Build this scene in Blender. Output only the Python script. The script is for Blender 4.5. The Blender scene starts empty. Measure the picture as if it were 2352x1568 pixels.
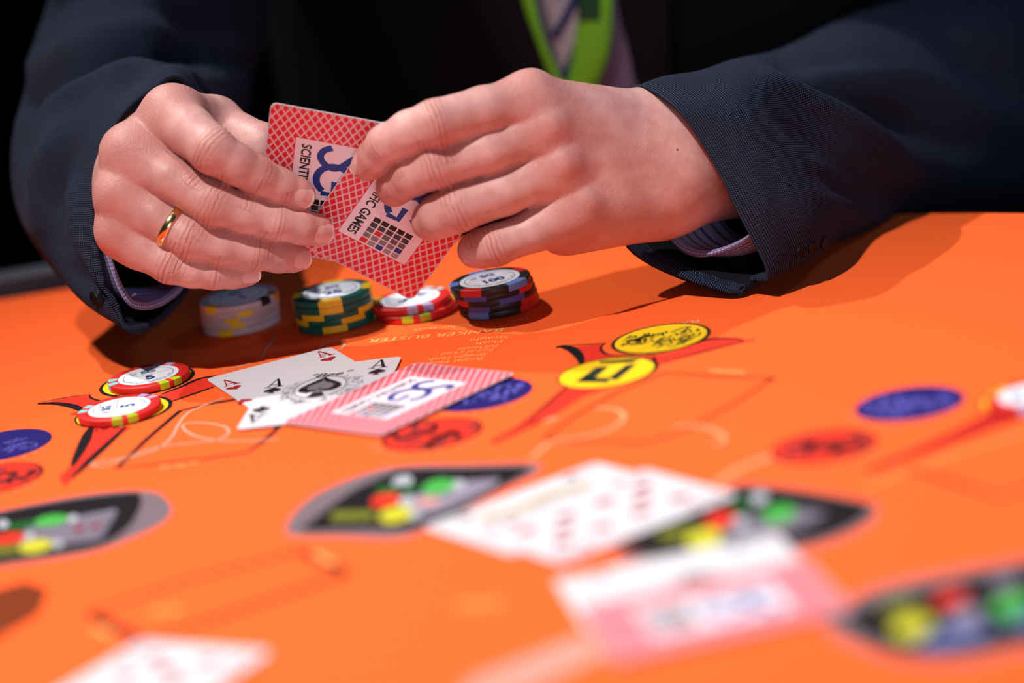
import bpy, bmesh, math, random
import numpy as np
from mathutils import Vector, Matrix
random.seed(7)
rng = np.random.default_rng(7)
S = bpy.context.scene
C = S.collection
MM = 0.001
# ------------------------------------------------------------------ camera
CX, CY, FPX = 1176.0, 784.0, 8800.0
PITCH, ROLL, DIST = math.radians(15.55), math.radians(9.2), 1.80
FWD = np.array([0, math.cos(PITCH), -math.sin(PITCH)])
RT0 = np.array([1.0, 0, 0]); UP0 = np.cross(RT0, FWD)
RT = math.cos(ROLL) * RT0 - math.sin(ROLL) * UP0
UP = math.sin(ROLL) * RT0 + math.cos(ROLL) * UP0
CAM = -FWD * DIST
FOCUS = 1.815
cd = bpy.data.cameras.new('camera')
cd.sensor_width = 36.0
cd.lens = FPX / 2352 * 36
cd.clip_start = 0.05; cd.clip_end = 50
cd.dof.use_dof = True; cd.dof.focus_distance = FOCUS; cd.dof.aperture_fstop = 2.7
cam = bpy.data.objects.new('camera', cd); C.objects.link(cam)
cam.matrix_world = Matrix(((RT[0], UP[0], -FWD[0], CAM[0]), (RT[1], UP[1], -FWD[1], CAM[1]),
                           (RT[2], UP[2], -FWD[2], CAM[2]), (0, 0, 0, 1)))
S.camera = cam
S.view_settings.view_transform = 'Standard'
S.view_settings.look = 'None'
S.view_settings.gamma = 1.0
S.view_settings.use_curve_mapping = False
S.view_settings.exposure = 0.0
# ------------------------------------------------------------------ world and lamps
W = bpy.data.worlds.new('hall'); S.world = W; W.use_nodes = True
W.node_tree.nodes['Background'].inputs[0].default_value = (0.55, 0.65, 0.9, 1)
W.node_tree.nodes['Background'].inputs[1].default_value = 0.025

def lamp(name, pos, target, power, size, col, kind='SPOT', angle=50):
    l = bpy.data.lights.new(name, kind)
    l.energy = power; l.color = col
    if kind == 'SPOT':
        l.shadow_soft_size = size; l.spot_size = math.radians(angle); l.spot_blend = 1.0
    else:
        l.shape = 'DISK'; l.size = size
    o = bpy.data.objects.new(name, l); C.objects.link(o)
    o.location = pos
    d = Vector(target) - Vector(pos)
    o.rotation_euler = d.to_track_quat('-Z', 'Y').to_euler()
    return o
lamp('spot_lamp_rear', (-1.12, 1.15, 2.5), (0.05, -0.10, 0), 268, 0.03, (1.0, 0.94, 0.93), 'SPOT', 34)
lamp('spot_lamp_front', (-0.75, -1.1, 2.6), (-0.04, -0.30, 0), 425, 0.03, (1.0, 0.93, 0.91), 'SPOT', 26)
lamp('fill_light_front', (0.4, -3.2, 0.62), (0, 0, 0.10), 20, 1.2, (0.78, 0.86, 1.0), 'AREA')  # added soft fill, low in front, brightens the held cards; no actual fixture
lamp('spot_lamp_blue', (1.7, 0.25, 1.7), (0.4, 0.1, 0.1), 26, 0.15, (0.25, 0.48, 1.0))

# ------------------------------------------------------------------ helpers
def ray(px, py):
    return FWD + RT * (px - CX) / FPX - UP * (py - CY) / FPX
def at(px, py, z=0.0):
    d = ray(px, py)
    return CAM + d * ((z - CAM[2]) / d[2])
def atd(px, py, toward=0.0):            # toward = millimetres nearer than the focal plane
    return CAM + ray(px, py) * (FOCUS - toward * MM)

def srgb(r, g, b):
    f = lambda c: c / 12.92 if c <= 0.04045 else ((c + 0.055) / 1.055) ** 2.4
    return (f(r / 255), f(g / 255), f(b / 255))
MATS = {}
def mat(name, col, rough=0.6, spec=0.3, metal=0.0, sheen=0.0, noise=None):
    if name in MATS: return MATS[name]
    m = bpy.data.materials.new(name); m.use_nodes = True
    b = m.node_tree.nodes['Principled BSDF']
    b.inputs['Base Color'].default_value = (*col, 1)
    b.inputs['Roughness'].default_value = rough
    b.inputs['Specular IOR Level'].default_value = spec
    b.inputs['Metallic'].default_value = metal
    if sheen: b.inputs['Sheen Weight'].default_value = sheen
    if noise:                           # (scale, amount): slight mottling of the colour
        nt = m.node_tree; N = nt.nodes.new; L = nt.links.new
        tc = N('ShaderNodeTexCoord'); n = N('ShaderNodeTexNoise'); n.inputs['Scale'].default_value = noise[0]
        n.inputs['Detail'].default_value = 4
        L(tc.outputs['Object'], n.inputs['Vector'])
        mx = N('ShaderNodeMix'); mx.data_type = 'RGBA'; mx.blend_type = 'MULTIPLY'
        mx.inputs[6].default_value = (*col, 1)
        rp = N('ShaderNodeMapRange'); rp.inputs[3].default_value = 1 - noise[1]; rp.inputs[4].default_value = 1 + noise[1]
        rp.inputs[1].default_value = .3; rp.inputs[2].default_value = .7
        L(n.outputs['Fac'], rp.inputs[0]); L(rp.outputs[0], mx.inputs[7]); mx.inputs[0].default_value = 1
        L(mx.outputs[2], b.inputs['Base Color'])
        bp = N('ShaderNodeBump'); bp.inputs['Strength'].default_value = .12; bp.inputs['Distance'].default_value = .0003
        L(n.outputs['Fac'], bp.inputs['Height']); L(bp.outputs[0], b.inputs['Normal'])
    MATS[name] = m
    return m

def link(name, me, m=None, parent=None, smooth=False):
    o = bpy.data.objects.new(name, me); C.objects.link(o)
    if m is not None and not me.materials:
        for q in (m if isinstance(m, (list, tuple)) else [m]): me.materials.append(q)
    if parent is not None: o.parent = parent
    if smooth: me.shade_smooth()
    return o
def mesh(name, verts, faces):
    me = bpy.data.meshes.new(name); me.from_pydata([tuple(map(float, v)) for v in verts], [], faces); me.update()
    return me
def empty(name, loc=(0, 0, 0)):
    o = bpy.data.objects.new(name, None); C.objects.link(o); o.location = loc; o.empty_display_size = .02
    return o
def tag(o, label=None, cat=None, group=None, kind=None):
    if label: o['label'] = label
    if cat: o['category'] = cat
    if group: o['group'] = group
    if kind: o['kind'] = kind
    return o

def catmull(P, n, closed=False):
    P = np.asarray(P, float); m = len(P); out = []
    segs = m if closed else m - 1
    for i in range(segs):
        g = (lambda k: P[k % m]) if closed else (lambda k: P[min(max(k, 0), m - 1)])
        p0, p1, p2, p3 = g(i - 1), g(i), g(i + 1), g(i + 2)
        for t in np.arange(n) / n:
            out.append(.5 * ((2 * p1) + (-p0 + p2) * t + (2 * p0 - 5 * p1 + 4 * p2 - p3) * t * t + (-p0 + 3 * p1 - 3 * p2 + p3) * t ** 3))
    if not closed: out.append(P[-1])
    return np.array(out)

class Flat:
    """collects flat print in a plane (2-D points), one mesh"""
    def __init__(s): s.v = []; s.f = []
    def poly(s, pts):
        i = len(s.v); s.v += [tuple(p[:2]) for p in pts]; s.f.append(list(range(i, i + len(pts)))); return s
    def strip(s, A, B):
        i = len(s.v); n = len(A)
        for a, b in zip(A, B): s.v += [tuple(a[:2]), tuple(b[:2])]
        for k in range(n - 1): s.f.append([i + 2 * k, i + 2 * k + 1, i + 2 * k + 3, i + 2 * k + 2])
        return s
    def stroke(s, pts, w, closed=False, taper=None):
        P = np.asarray(pts, float)[:, :2]; n = len(P)
        if closed: T = np.roll(P, -1, 0) - np.roll(P, 1, 0)
        else:
            T = np.empty_like(P); T[1:-1] = P[2:] - P[:-2]; T[0] = P[1] - P[0]; T[-1] = P[-1] - P[-2]
        T /= np.linalg.norm(T, axis=1)[:, None] + 1e-12
        N = np.stack([-T[:, 1], T[:, 0]], 1)
        ww = np.full(n, w / 2.) if taper is None else np.asarray(taper) / 2.
        A, B = P + N * ww[:, None], P - N * ww[:, None]
        if closed: A = np.vstack([A, A[:1]]); B = np.vstack([B, B[:1]])
        return s.strip(A, B)
    def disc(s, c, r, n=48):
        return s.poly([(c[0] + r * math.cos(t), c[1] + r * math.sin(t)) for t in np.linspace(0, 2 * math.pi, n, endpoint=False)])
    def ring(s, c, r, w, n=56):
        return s.stroke([(c[0] + r * math.cos(t), c[1] + r * math.sin(t)) for t in np.linspace(0, 2 * math.pi, n, endpoint=False)], w, True)
    def text(s, body, size, pos=(0, 0), rot=0.0, shear=0.0, bold=0.0, sx=1.0, align='CENTER'):
        cu = bpy.data.curves.new('t', 'FONT'); cu.body = body; cu.size = size; cu.align_x = align; cu.align_y = 'CENTER'
        cu.shear = shear; cu.offset = bold; cu.resolution_u = 3
        ob = bpy.data.objects.new('t', cu)
        me = bpy.data.meshes.new_from_object(ob)
        i = len(s.v); c, q = math.cos(rot), math.sin(rot)
        for v in me.vertices:
            x, y = v.co.x * sx, v.co.y
            s.v.append((pos[0] + c * x - q * y, pos[1] + q * x + c * y))
        for p in me.polygons: s.f.append([i + k for k in p.vertices])
        bpy.data.meshes.remove(me); bpy.data.objects.remove(ob); bpy.data.curves.remove(cu)
        return s
    def build(s, name, m, parent, z=0.0, M=None, scale=1.0):
        bm = bmesh.new()
        vs = [bm.verts.new((v[0] * scale, v[1] * scale, z)) for v in s.v]
        for f in s.f:
            try: bm.faces.new([vs[k] for k in f])
            except ValueError: pass
        bmesh.ops.triangulate(bm, faces=[f for f in bm.faces if len(f.verts) > 4])
        for f in bm.faces:
            f.normal_update()
            if f.normal.z < 0: f.normal_flip()
        me = bpy.data.meshes.new(name); bm.to_mesh(me); bm.free()
        o = link(name, me, m, parent)
        if M is not None: o.matrix_local = M
        return o

def prism(pts, z0, z1, bevel=0.0):
    bm = bmesh.new()
    f = bm.faces.new([bm.verts.new((p[0], p[1], z0)) for p in pts]); f.normal_update()
    if f.normal.z > 0: f.normal_flip()
    g = bmesh.ops.extrude_face_region(bm, geom=[f])
    for v in g['geom']:
        if isinstance(v, bmesh.types.BMVert): v.co.z = z1
    if bevel:
        es = [e for e in bm.edges if abs(e.verts[0].co.z - e.verts[1].co.z) < 1e-9 and e.verts[0].co.z > (z0 + z1) / 2]
        bmesh.ops.bevel(bm, geom=es, offset=bevel, segments=2, affect='EDGES', profile=.6)
    bmesh.ops.recalc_face_normals(bm, faces=bm.faces[:])
    me = bpy.data.meshes.new('prism'); bm.to_mesh(me); bm.free()
    return me

def rrect(w, l, r, n=5):
    P = []
    for sx, sy, a in ((1, 1, 0), (-1, 1, 90), (-1, -1, 180), (1, -1, 270)):
        for t in np.linspace(a, a + 90, n):
            P.append((sx * (w / 2 - r) + r * math.cos(math.radians(t)), sy * (l / 2 - r) + r * math.sin(math.radians(t))))
    return P
# ------------------------------------------------------------------ room
RMAT = mat('dark_wall', (.004, .004, .006), .9, .05)
def boxmesh(x0, x1, y0, y1, z0, z1):
    return mesh('box', [(x, y, z) for x in (x0, x1) for y in (y0, y1) for z in (z0, z1)],
                [(0, 1, 3, 2), (4, 6, 7, 5), (0, 4, 5, 1), (2, 3, 7, 6), (0, 2, 6, 4), (1, 5, 7, 3)])
tag(link('floor', boxmesh(-4, 4, -5, 4, -.80, -.76), mat('dark_carpet', (.012, .011, .014), .95, .05)), kind='structure')
tag(link('wall_back', boxmesh(-4, 4, 3.6, 3.7, -.76, 3), RMAT), kind='structure')
# ------------------------------------------------------------------ table
TA = math.radians(-16.6)                 # the table is turned to the camera
E0 = at(50, 678)[:2]; E1 = at(2200, 487)[:2]
tx = (E1 - E0) / np.linalg.norm(E1 - E0); ty = np.array([-tx[1], tx[0]])
TA = math.atan2(tx[1], tx[0])
EM = (E0 + E1) / 2
def tb(a, b): return EM + tx * a + ty * b            # table coordinates: along the dealer's edge, away from the players
table = tag(empty('casino_table', (0, 0, -.76)), 'orange felt casino card table with printed betting layout', 'table')
UPZ = Matrix.Translation((0, 0, .76))
felt_m = mat('orange_felt', (.88, .120, .024), .95, .06, noise=(900, .05))
RAD = .851                                # the top is round; its rim bulges away from the players
CC_ = EM - ty * (RAD - .036)
def rim(r, a): return CC_ + r * (tx * math.sin(math.radians(a)) + ty * math.cos(math.radians(a)))
o = link('felt', prism([rim(RAD, -a) for a in np.linspace(0, 360, 120, endpoint=False)], -.03, 0), felt_m, table); o.matrix_local = UPZ
black_rub = mat('black_rail', (.012, .012, .014), .5, .3)
def arc_part(name, r0, r1, a0, a1, z0, z1, m, n=60, bevel=0):
    A = np.linspace(a0, a1, n)
    q = link(name, prism([rim(r1, a) for a in A[::-1]] + [rim(r0, a) for a in A], z0, z1, bevel), m, table); q.matrix_local = UPZ
arc_part('edge_strip', RAD + .0005, RAD + .011, -179.9, 179.9, -.03, -.003, mat('edge_black', (.003, .003, .004), .9, .05), 160)
arc_part('rail', RAD + .012, RAD + .034, -75, -8, -.04, .007, mat('grey_rail', (.055, .06, .075), .55, .3), 40, .003)
arc_part('armrest', RAD + .012, RAD + .11, 80, 280, -.05, .012, black_rub, 80, .006)
o = link('pedestal', prism([CC_ + .3 * np.array([math.cos(t), math.sin(t)]) for t in np.linspace(0, 6.283, 32, endpoint=False)], -.76, -.03), black_rub, table); o.matrix_local = UPZ

INK_K = mat('ink_black', (.012, .010, .012), .9, .08)
INK_R = mat('ink_red', (.70, .035, .018), .9, .08)
INK_DR = mat('ink_dark_red', (.45, .02, .015), .9, .08)
INK_Y = mat('ink_yellow', (.86, .55, .012), .9, .08)
INK_B = mat('ink_blue', (.018, .013, .125), .9, .08)
INK_LB = mat('ink_light_blue', (.12, .11, .46), .9, .08)
INK_P = mat('ink_pale', (.80, .34, .17), .9, .08)
INK_G = mat('ink_grey', (.17, .13, .145), .9, .08)
INK_BR = mat('ink_brown', (.17, .032, .010), .9, .08)
INK_T = mat('ink_tan', (.95, .33, .09), .9, .08)
INK_GN = mat('ink_green', (.06, .38, .06), .9, .08)
INK_DG = mat('ink_dark_green', (.012, .10, .02), .9, .08)
INK_LY = mat('ink_lemon', (.52, .50, .03), .9, .08)
INK_OL = mat('ink_olive', (.16, .17, .02), .9, .08)
INK_LG = mat('ink_light_grey', (.24, .21, .27), .9, .08)
INK_W = mat('ink_white', (.40, .43, .46), .9, .08)
INK_MG = mat('ink_mid_grey', (.16, .14, .18), .9, .08)
PINKB = mat('ink_pink', (.62, .28, .22), .9, .08)
MAROON = mat('ink_maroon', (.16, .03, .035), .9, .08)
LV = .00007
def PX(pts, ox=0, oy=0, k=1.0): return [at(ox + x / k, oy + y / k)[:2] for x, y in pts]
def prt(F, name, m, lvl, parent=None, label=None):
    q = F.build(name, m, parent or table, z=LV * lvl)
    if parent is None: q.matrix_local = UPZ
    if label: q['label'] = label
    return q
def sm(pts, ox, oy, k, n=6, closed=False): return catmull(np.array(PX(pts, ox, oy, k)), n, closed)

def scribble(c, r, seed, n=26, w=.0011, jag=.55):
    """emblem lettering in a printed circle, drawn as jagged strokes"""
    g = np.random.default_rng(seed); F = Flat()
    for i in range(n):
        a = np.array([g.uniform(-.72, .72), g.uniform(-.40, .40)]) * r
        k = g.integers(3, 5); P = [a]
        for _ in range(k): P.append(P[-1] + np.array([g.normal(0, .22), g.normal(0, .30)]) * r * jag)
        P = np.array([p if np.hypot(*p) < .85 * r else p * .85 * r / np.hypot(*p) for p in P])
        R2 = np.array([[tx[0], tx[1]], [ty[0], ty[1]]])
        F.stroke(P @ R2 + c, w)
    return F
# left and right betting spots ------------------------------------------
def spot(ox, oy, k, cu, cl, arms, label, seeds):
    F = Flat()
    for pts, w in arms['black']:
        P = sm(pts, ox, oy, k); n = len(P)
        F.stroke(P, w, taper=[w * (.35 + .65 * math.sin(math.pi * (i + .5) / n)) for i in range(n)])
    F.disc(cu, .0232); F.disc(cl, .0232)
    s = prt(F, 'bet_spot', INK_K, 3, label=label)
    R = Flat()
    for pts in arms['red']: R.poly(PX(pts, ox, oy, k))
    R.build('red_print', INK_R, s, z=2 * LV)
    Y = Flat().disc(cu, .0215).disc(cl + tx * -.0004 + ty * -.0004, .0217)
    Y.build('yellow_print', INK_Y, s, z=4 * LV)
    EMB = mat('ink_emblem', (.02, .03, .02), .9, .08)
    scribble(cu, .0215, seeds[0], 44, .0011, .5).build('emblem_lettering', EMB, s, z=5 * LV)
    if seeds[1] is not None:
        B = Flat()
        for q in ([(740, 535), (905, 420), (1005, 412), (880, 512)], [(850, 498), (1015, 500), (1000, 538), (745, 533)], [(995, 505), (1135, 402), (1220, 392), (1060, 522)], [(925, 372), (1250, 352), (1180, 384), (935, 388)]):
            B.poly(PX(q, ox, oy, k))
        B.build('emblem_lettering', EMB, s, z=5 * LV)
    return s
armsL = {'black': [([(262, 384), (380, 382), (490, 398), (560, 425), (600, 450)], .0042), ([(262, 382), (450, 342), (620, 320)], .0007),
                   ([(618, 320), (632, 345), (690, 364), (740, 366)], .0014),
                   ([(1120, 318), (1250, 270), (1370, 215), (1500, 190)], .0026), ([(1180, 372), (1330, 320), (1480, 268)], .0020),
                   ([(640, 540), (610, 590), (590, 640), (540, 740), (500, 820)], .0055), ([(870, 545), (760, 650), (640, 760), (560, 840), (490, 905)], .0042)],
        'red': [[(300, 382), (450, 345), (612, 325), (640, 352), (720, 370), (700, 470), (480, 460), (560, 430), (470, 392)],
                [(1090, 330), (1250, 275), (1370, 222), (1490, 195), (1490, 265), (1330, 318), (1190, 368), (1150, 385)],
                [(640, 545), (600, 640), (520, 790), (410, 890), (440, 960), (520, 890), (640, 770), (770, 650), (910, 545)]]}
spot(0, 800, 3.016, at(338, 876)[:2], at(284, 946)[:2], armsL, 'printed red star and two yellow circles under the red chips', (3, None))
armsR = {'black': [([(596, 262), (660, 256), (730, 285), (780, 340), (795, 400)], .0050), ([(700, 246), (860, 238), (980, 230)], .0008),
                   ([(980, 230), (940, 262), (965, 305), (1040, 325), (1200, 325)], .0016),
                   ([(1290, 322), (1480, 290), (1640, 240), (1780, 200), (1960, 195), (2040, 205)], .0026),
                   ([(1370, 395), (1600, 330), (1850, 265), (2130, 200)], .0022),
                   ([(690, 560), (620, 620), (480, 740), (300, 880), (100, 1000)], .0022)],
        'red': [[(690, 262), (860, 245), (970, 234), (945, 270), (990, 318), (1200, 335), (1360, 330), (1380, 380), (700, 420), (790, 400), (770, 320)],
                [(1330, 330), (1500, 300), (1660, 245), (1790, 205), (1960, 200), (2060, 212), (1840, 270), (1600, 335), (1380, 392)],
                [(680, 550), (480, 735), (300, 870), (80, 990), (110, 1010), (320, 920), (560, 800), (790, 650), (1000, 570)]]}
spot(1100, 720, 3.36, at(1518, 778)[:2], at(1396, 856)[:2], armsR, 'printed red star and two uncovered yellow circles', (5, 6))
# the spot at the right rim of the view
F = Flat().disc(at(2376, 915)[:2], .0232); F.poly(PX([(2295, 935), (2200, 985), (2080, 1040), (1985, 1078), (2000, 1085), (2120, 1045), (2240, 1000), (2352, 960)]))
s3 = prt(F, 'bet_spot', INK_DR, 3, label='printed dark red star leg under the chip beside the blue circle')
Flat().disc(at(2376, 915)[:2], .0218).build('yellow_print', INK_Y, s3, z=4 * LV)
# blue and red circles ---------------------------------------------------
def circ(px, py, r, kind, seed, label):
    c = at(px, py)[:2]
    q = prt(Flat().disc(c, r), 'bet_circle', INK_B if kind == 'b' else INK_K, 3, label=label)
    if kind == 'b':
        scribble(c, r, seed, 34, .0009 if seed < 30 else .0016, .4).build('circle_lettering', INK_LB, q, z=4 * LV)
    else:
        Flat().disc(c, r * .93).build('red_print', INK_R, q, z=4 * LV)
        scribble(c, r, seed, 22, .0028, .6).build('circle_lettering', MAROON, q, z=5 * LV)
    # small pale words that run along the rim
    T = Flat()
    for k in range(13):
        a = TA + math.radians(198 + 11.5 * k); p = c + (r + .0034) * np.array([math.cos(a), math.sin(a)])
        t = np.array([-math.sin(a), math.cos(a)]); n = np.array([math.cos(a), math.sin(a)])
        T.stroke([p - n * .0011 - t * .0006, p + n * .0011 + t * .0003], .0006)
        if k % 3: T.stroke([p - n * .0011 + t * .0010, p + n * .0011 + t * .0010], .0006)
    T.build('rim_lettering', INK_P, q, z=4 * LV)
circ(4, 1024, .0234, 'b', 21, 'printed dark blue circle above the red one at the left rim')
circ(-15, 1101, .0228, 'r', 22, 'printed red circle below the blue one at the left rim')
circ(1104, 907, .0236, 'b', 31, 'printed blue circle half under the face-down card')
circ(993, 998, .0225, 'r', 24, 'printed red circle below the face-down card')
circ(2089, 928, .0232, 'b', 33, 'printed blue circle between the open yellow circles and the chip by the rim')
circ(1893, 1026, .0222, 'r', 26, 'printed red circle below the blue one near the black panel')
# thin boxes and curls ---------------------------------------------------
def line(pts, w, m, lvl, name, label=None, ox=0, oy=0, k=1., smooth=0):
    P = sm(pts, ox, oy, k, smooth) if smooth else np.array(PX(pts, ox, oy, k))
    return prt(Flat().stroke(P, w), name, m, lvl, label=label)
line([(570, 912), (480, 928), (414, 943), (340, 1006), (269, 1075), (360, 1066), (480, 1052), (568, 1038), (600, 1018), (655, 968)], .0029, INK_K, 1, 'layout_box', 'thin black printed box left of the aces')
line([(1250, 1006), (1330, 950), (1420, 900), (1530, 856), (1650, 864), (1774, 869), (1700, 918), (1580, 985), (1480, 1018), (1350, 1016), (1250, 1006)], .0026, INK_BR, 1, 'layout_box', 'thin brown printed box below the yellow circles')
prt(Flat().disc(at(1771, 870)[:2], .0022), 'layout_dot', INK_K, 2)
line([(205, 1410), (420, 1335), (690, 1265)], .0036, INK_BR, 1, 'layout_line')
line([(690, 1265), (795, 1318)], .0050, INK_K, 1, 'layout_line', 'short black printed side of the lower left box')
line([(795, 1318), (560, 1398), (330, 1474)], .0046, INK_BR, 1, 'layout_line')
line([(330, 1474), (205, 1408)], .0052, INK_K, 1, 'layout_line', 'short black printed end of the lower left box')
line([(2092, 1078), (2190, 1108), (2300, 1142), (2420, 1095)], .0038, INK_BR, 1, 'layout_line')
line([(1985, 1120), (2200, 1040), (2420, 975)], .0016, INK_T, 1, 'layout_line')
prt(Flat().poly(PX([(-60, 1370), (60, 1335), (110, 1355), (90, 1410), (-60, 1500)])), 'layout_patch', INK_BR, 1, label='dark brown printed patch at the lower left rim')
prt(Flat().poly(PX([(1080, 1560), (1330, 1460), (1420, 1490), (1200, 1590), (1040, 1620)])), 'layout_patch', PINKB, 1, label='pinkish printed stripe at the bottom')
GC = mat('ink_curl', (.52, .36, .26), .9, .08)
line([(1550, 345), (1400, 400), (1300, 450), (1240, 520), (1200, 600), (1130, 670), (1000, 730), (800, 770), (660, 788), (640, 808), (720, 815), (850, 770), (1000, 710), (1150, 675), (1350, 655), (1500, 635), (1580, 590), (1560, 545), (1450, 520), (1330, 515), (1265, 535), (1300, 580), (1400, 620), (1550, 640), (1750, 640), (1930, 625)], .0012, GC, 2, 'printed_curl', 'pale printed curl inside the left box', 0, 800, 3.016, 6)
line([(570, -20), (510, 60), (460, 130), (330, 180), (200, 205)], .0010, GC, 2, 'printed_curl', None, 440, 780, 2.94, 6)
line([(860, 55), (900, 25), (980, 8), (1030, 30), (1010, 60), (960, 82)], .0012, GC, 2, 'printed_curl', None, 440, 780, 2.94, 6)
line([(900, 730), (1060, 740), (1120, 800), (1050, 870), (900, 930), (700, 970), (560, 990), (400, 1120)], .0020, INK_P, 2, 'printed_curl', 'pale printed curl below the yellow circles', 1100, 720, 3.36, 6)
line([(1500, 880), (1600, 865), (1760, 880), (1880, 940), (1885, 985), (1800, 1010)], .0020, INK_P, 2, 'printed_curl', None, 1100, 720, 3.36, 6)
line([(400, 860), (600, 800)], .0030, INK_P, 2, 'printed_curl', None, 1100, 720, 3.36)
line([(1640, 1112), (1700, 1075), (1790, 1040)], .0030, INK_P, 2, 'printed_curl')
for a, b in (((345, 1405), (420, 1400)), ((1050, 1392), (1150, 1385)), ((720, 1270), (770, 1295)), ((1630, 851), (1710, 856)), ((365, 1072), (392, 1070)), ((400, 1069), (428, 1067)), ((436, 1064), (455, 1062)), ((215, 1440), (260, 1460))):
    line([a, b], .0034 if a[1] > 1100 else .0024, INK_T, 2, 'printed_word')
# printed paytable between the chips and the face-down card ----------------
def words(lines, m, name, label):
    F = Flat()
    for body, p, q, size, bold in lines:        # p, q: pixels where the first and the last letter stand
        a, b = at(*p)[:2], at(*q)[:2]; w = np.linalg.norm(b - a); rot = math.atan2(b[1] - a[1], b[0] - a[0])
        T = Flat().text(body, size, (0, 0), 0, 0, bold)
        xs = [v[0] for v in T.v]; k = w / (max(xs) - min(xs)); c, s_ = math.cos(rot), math.sin(rot); i = len(F.v)
        F.v += [((a + b)[0] / 2 + c * x * k - s_ * y, (a + b)[1] / 2 + s_ * x * k + c * y) for x, y in T.v]
        F.f += [[i + t for t in f] for f in T.f]
    return prt(F, name, m, 2, label=label)
words([('BANKER BUSTER', (1158, 757), (848, 783), .0082, .0001), ('HAND', (1196, 744), (1134, 751), .0062, 0), ('Dealer', (1212, 733), (1166, 738), .0058, 0),
       ('Dealer Bust', (1098, 745), (950, 758), .0050, 0),
       ('Straight', (1167, 773), (1077, 781), .0062, 0), ('Flush', (1154, 783), (1094, 789), .0062, 0), ('Full House', (1143, 794), (1052, 802), .0062, 0),
       ('Four of a Kind', (1132, 803), (1015, 813), .0062, 0), ('Straight Flush', (1118, 813), (985, 826), .0062, 0), ('Royal Flush', (1108, 823), (972, 836), .0062, 0)],
      mat('ink_paytable', (.95, .40, .12), .9, .08), 'paytable_lettering', 'pale printed paytable lettering upside down between chips and cards')
words([('PLAY', (1606, 736), (1552, 745), .0062, .0001)], INK_P, 'play_lettering', 'pale upside-down word above the upper yellow circle')
words([('PLAY', (282, 979), (212, 990), .0058, .0001)], INK_P, 'play_lettering', 'pale upside-down word below the front red chip')
# printed black panels ----------------------------------------------------
def panel(outer, inner, blobs, ox, oy, k, label):
    p = prt(Flat().poly(sm(outer, ox, oy, k, 4, True)), 'printed_panel', INK_G, 1, label=label)
    Flat().poly(sm(inner, ox, oy, k, 3, True)).build('panel_field', INK_K, p, z=2 * LV)
    for i, (kind, m, pts, lv) in enumerate(blobs):
        F = Flat()
        if kind == 'e':
            x, y, rx, ry, sh = pts
            F.poly(PX([(x + rx * math.cos(t) , y + ry * math.sin(t) - sh * rx * math.cos(t)) for t in np.linspace(0, 6.283, 24, endpoint=False)], ox, oy, k))
        else: F.poly(PX(pts, ox, oy, k))
        F.build('panel_mark', m, p, z=LV * (3 + lv))
panel([(-300, 1210), (0, 1125), (400, 1045), (700, 1000), (960, 985), (1110, 1010), (1190, 1100), (1170, 1170), (1080, 1240), (900, 1320), (600, 1420), (0, 1510), (-300, 1550)],
      [(-300, 1230), (0, 1140), (450, 1055), (900, 1002), (970, 1020), (975, 1090), (900, 1230), (760, 1335), (600, 1390), (0, 1490), (-300, 1530)],
      [('q', INK_MG, [(200, 1235), (480, 1175), (800, 1115), (815, 1130), (760, 1220), (700, 1320), (420, 1360), (200, 1400), (100, 1330)], 0),
       ('e', INK_GN, (355, 1195, 118, 38, .14), 1), ('e', INK_W, (505, 1180, 34, 26, .1), 1), ('e', INK_LY, (245, 1372, 118, 46, .14), 1), ('e', INK_W, (400, 1355, 36, 28, .1), 1),
       ('e', INK_R, (60, 1320, 120, 36, .14), 1), ('e', INK_W, (200, 1300, 34, 26, .1), 1), ('q', INK_DG, [(60, 1215), (240, 1190), (240, 1240), (60, 1265)], 1),
       ('q', INK_OL, [(-60, 1385), (120, 1365), (120, 1420), (-60, 1440)], 1), ('q', INK_DR, [(520, 1240), (580, 1230), (580, 1265), (520, 1275)], 1), ('q', INK_DR, [(635, 1225), (695, 1215), (695, 1245), (635, 1255)], 1),
       ('q', INK_LG, [(530, 1180), (800, 1125), (800, 1140), (530, 1195)], 1), ('q', INK_LG, [(300, 1290), (720, 1225), (720, 1238), (300, 1303)], 1), ('q', INK_LG, [(440, 1345), (690, 1300), (690, 1315), (440, 1360)], 1), ('e', INK_W, (20, 1220, 40, 30, .1), 1)], 0, 800, 3.016,
      'printed black panel with coloured spots at the left rim')
panel([(80, 640), (62, 560), (110, 470), (300, 310), (700, 150), (1000, 98), (1500, 88), (1960, 80), (2010, 140), (1700, 300), (1400, 460), (1150, 590), (900, 665), (500, 650)],
      [(190, 600), (260, 520), (560, 300), (880, 155), (1000, 128), (1500, 118), (1910, 108), (1900, 165), (1600, 330), (1270, 530), (1000, 588), (600, 590)],
      [('q', INK_LG, [(1050, 330), (1380, 225), (1700, 200), (1690, 240), (1500, 345), (1270, 450), (1060, 510), (1000, 440)], 0),
       ('e', INK_W, (955, 225, 78, 48, .2), 1), ('q', INK_DG, [(770, 260), (1080, 245), (1060, 310), (740, 315)], 1), ('e', INK_GN, (1235, 265, 125, 58, .16), 2), ('e', INK_W, (1380, 250, 55, 40, .1), 1),
       ('e', INK_R, (825, 370, 115, 50, .16), 1), ('e', INK_W, (990, 375, 60, 42, .1), 1), ('q', INK_OL, [(420, 455), (730, 450), (750, 515), (400, 530)], 1), ('e', INK_LY, (905, 480, 130, 62, .16), 2),
       ('e', INK_W, (1040, 480, 50, 40, .1), 1), ('q', PINKB, [(1070, 360), (1240, 350), (1230, 400), (1060, 410)], 1)], 640, 1040, 3.36,
      'printed black panel with coloured spots left of the red ten')
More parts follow.
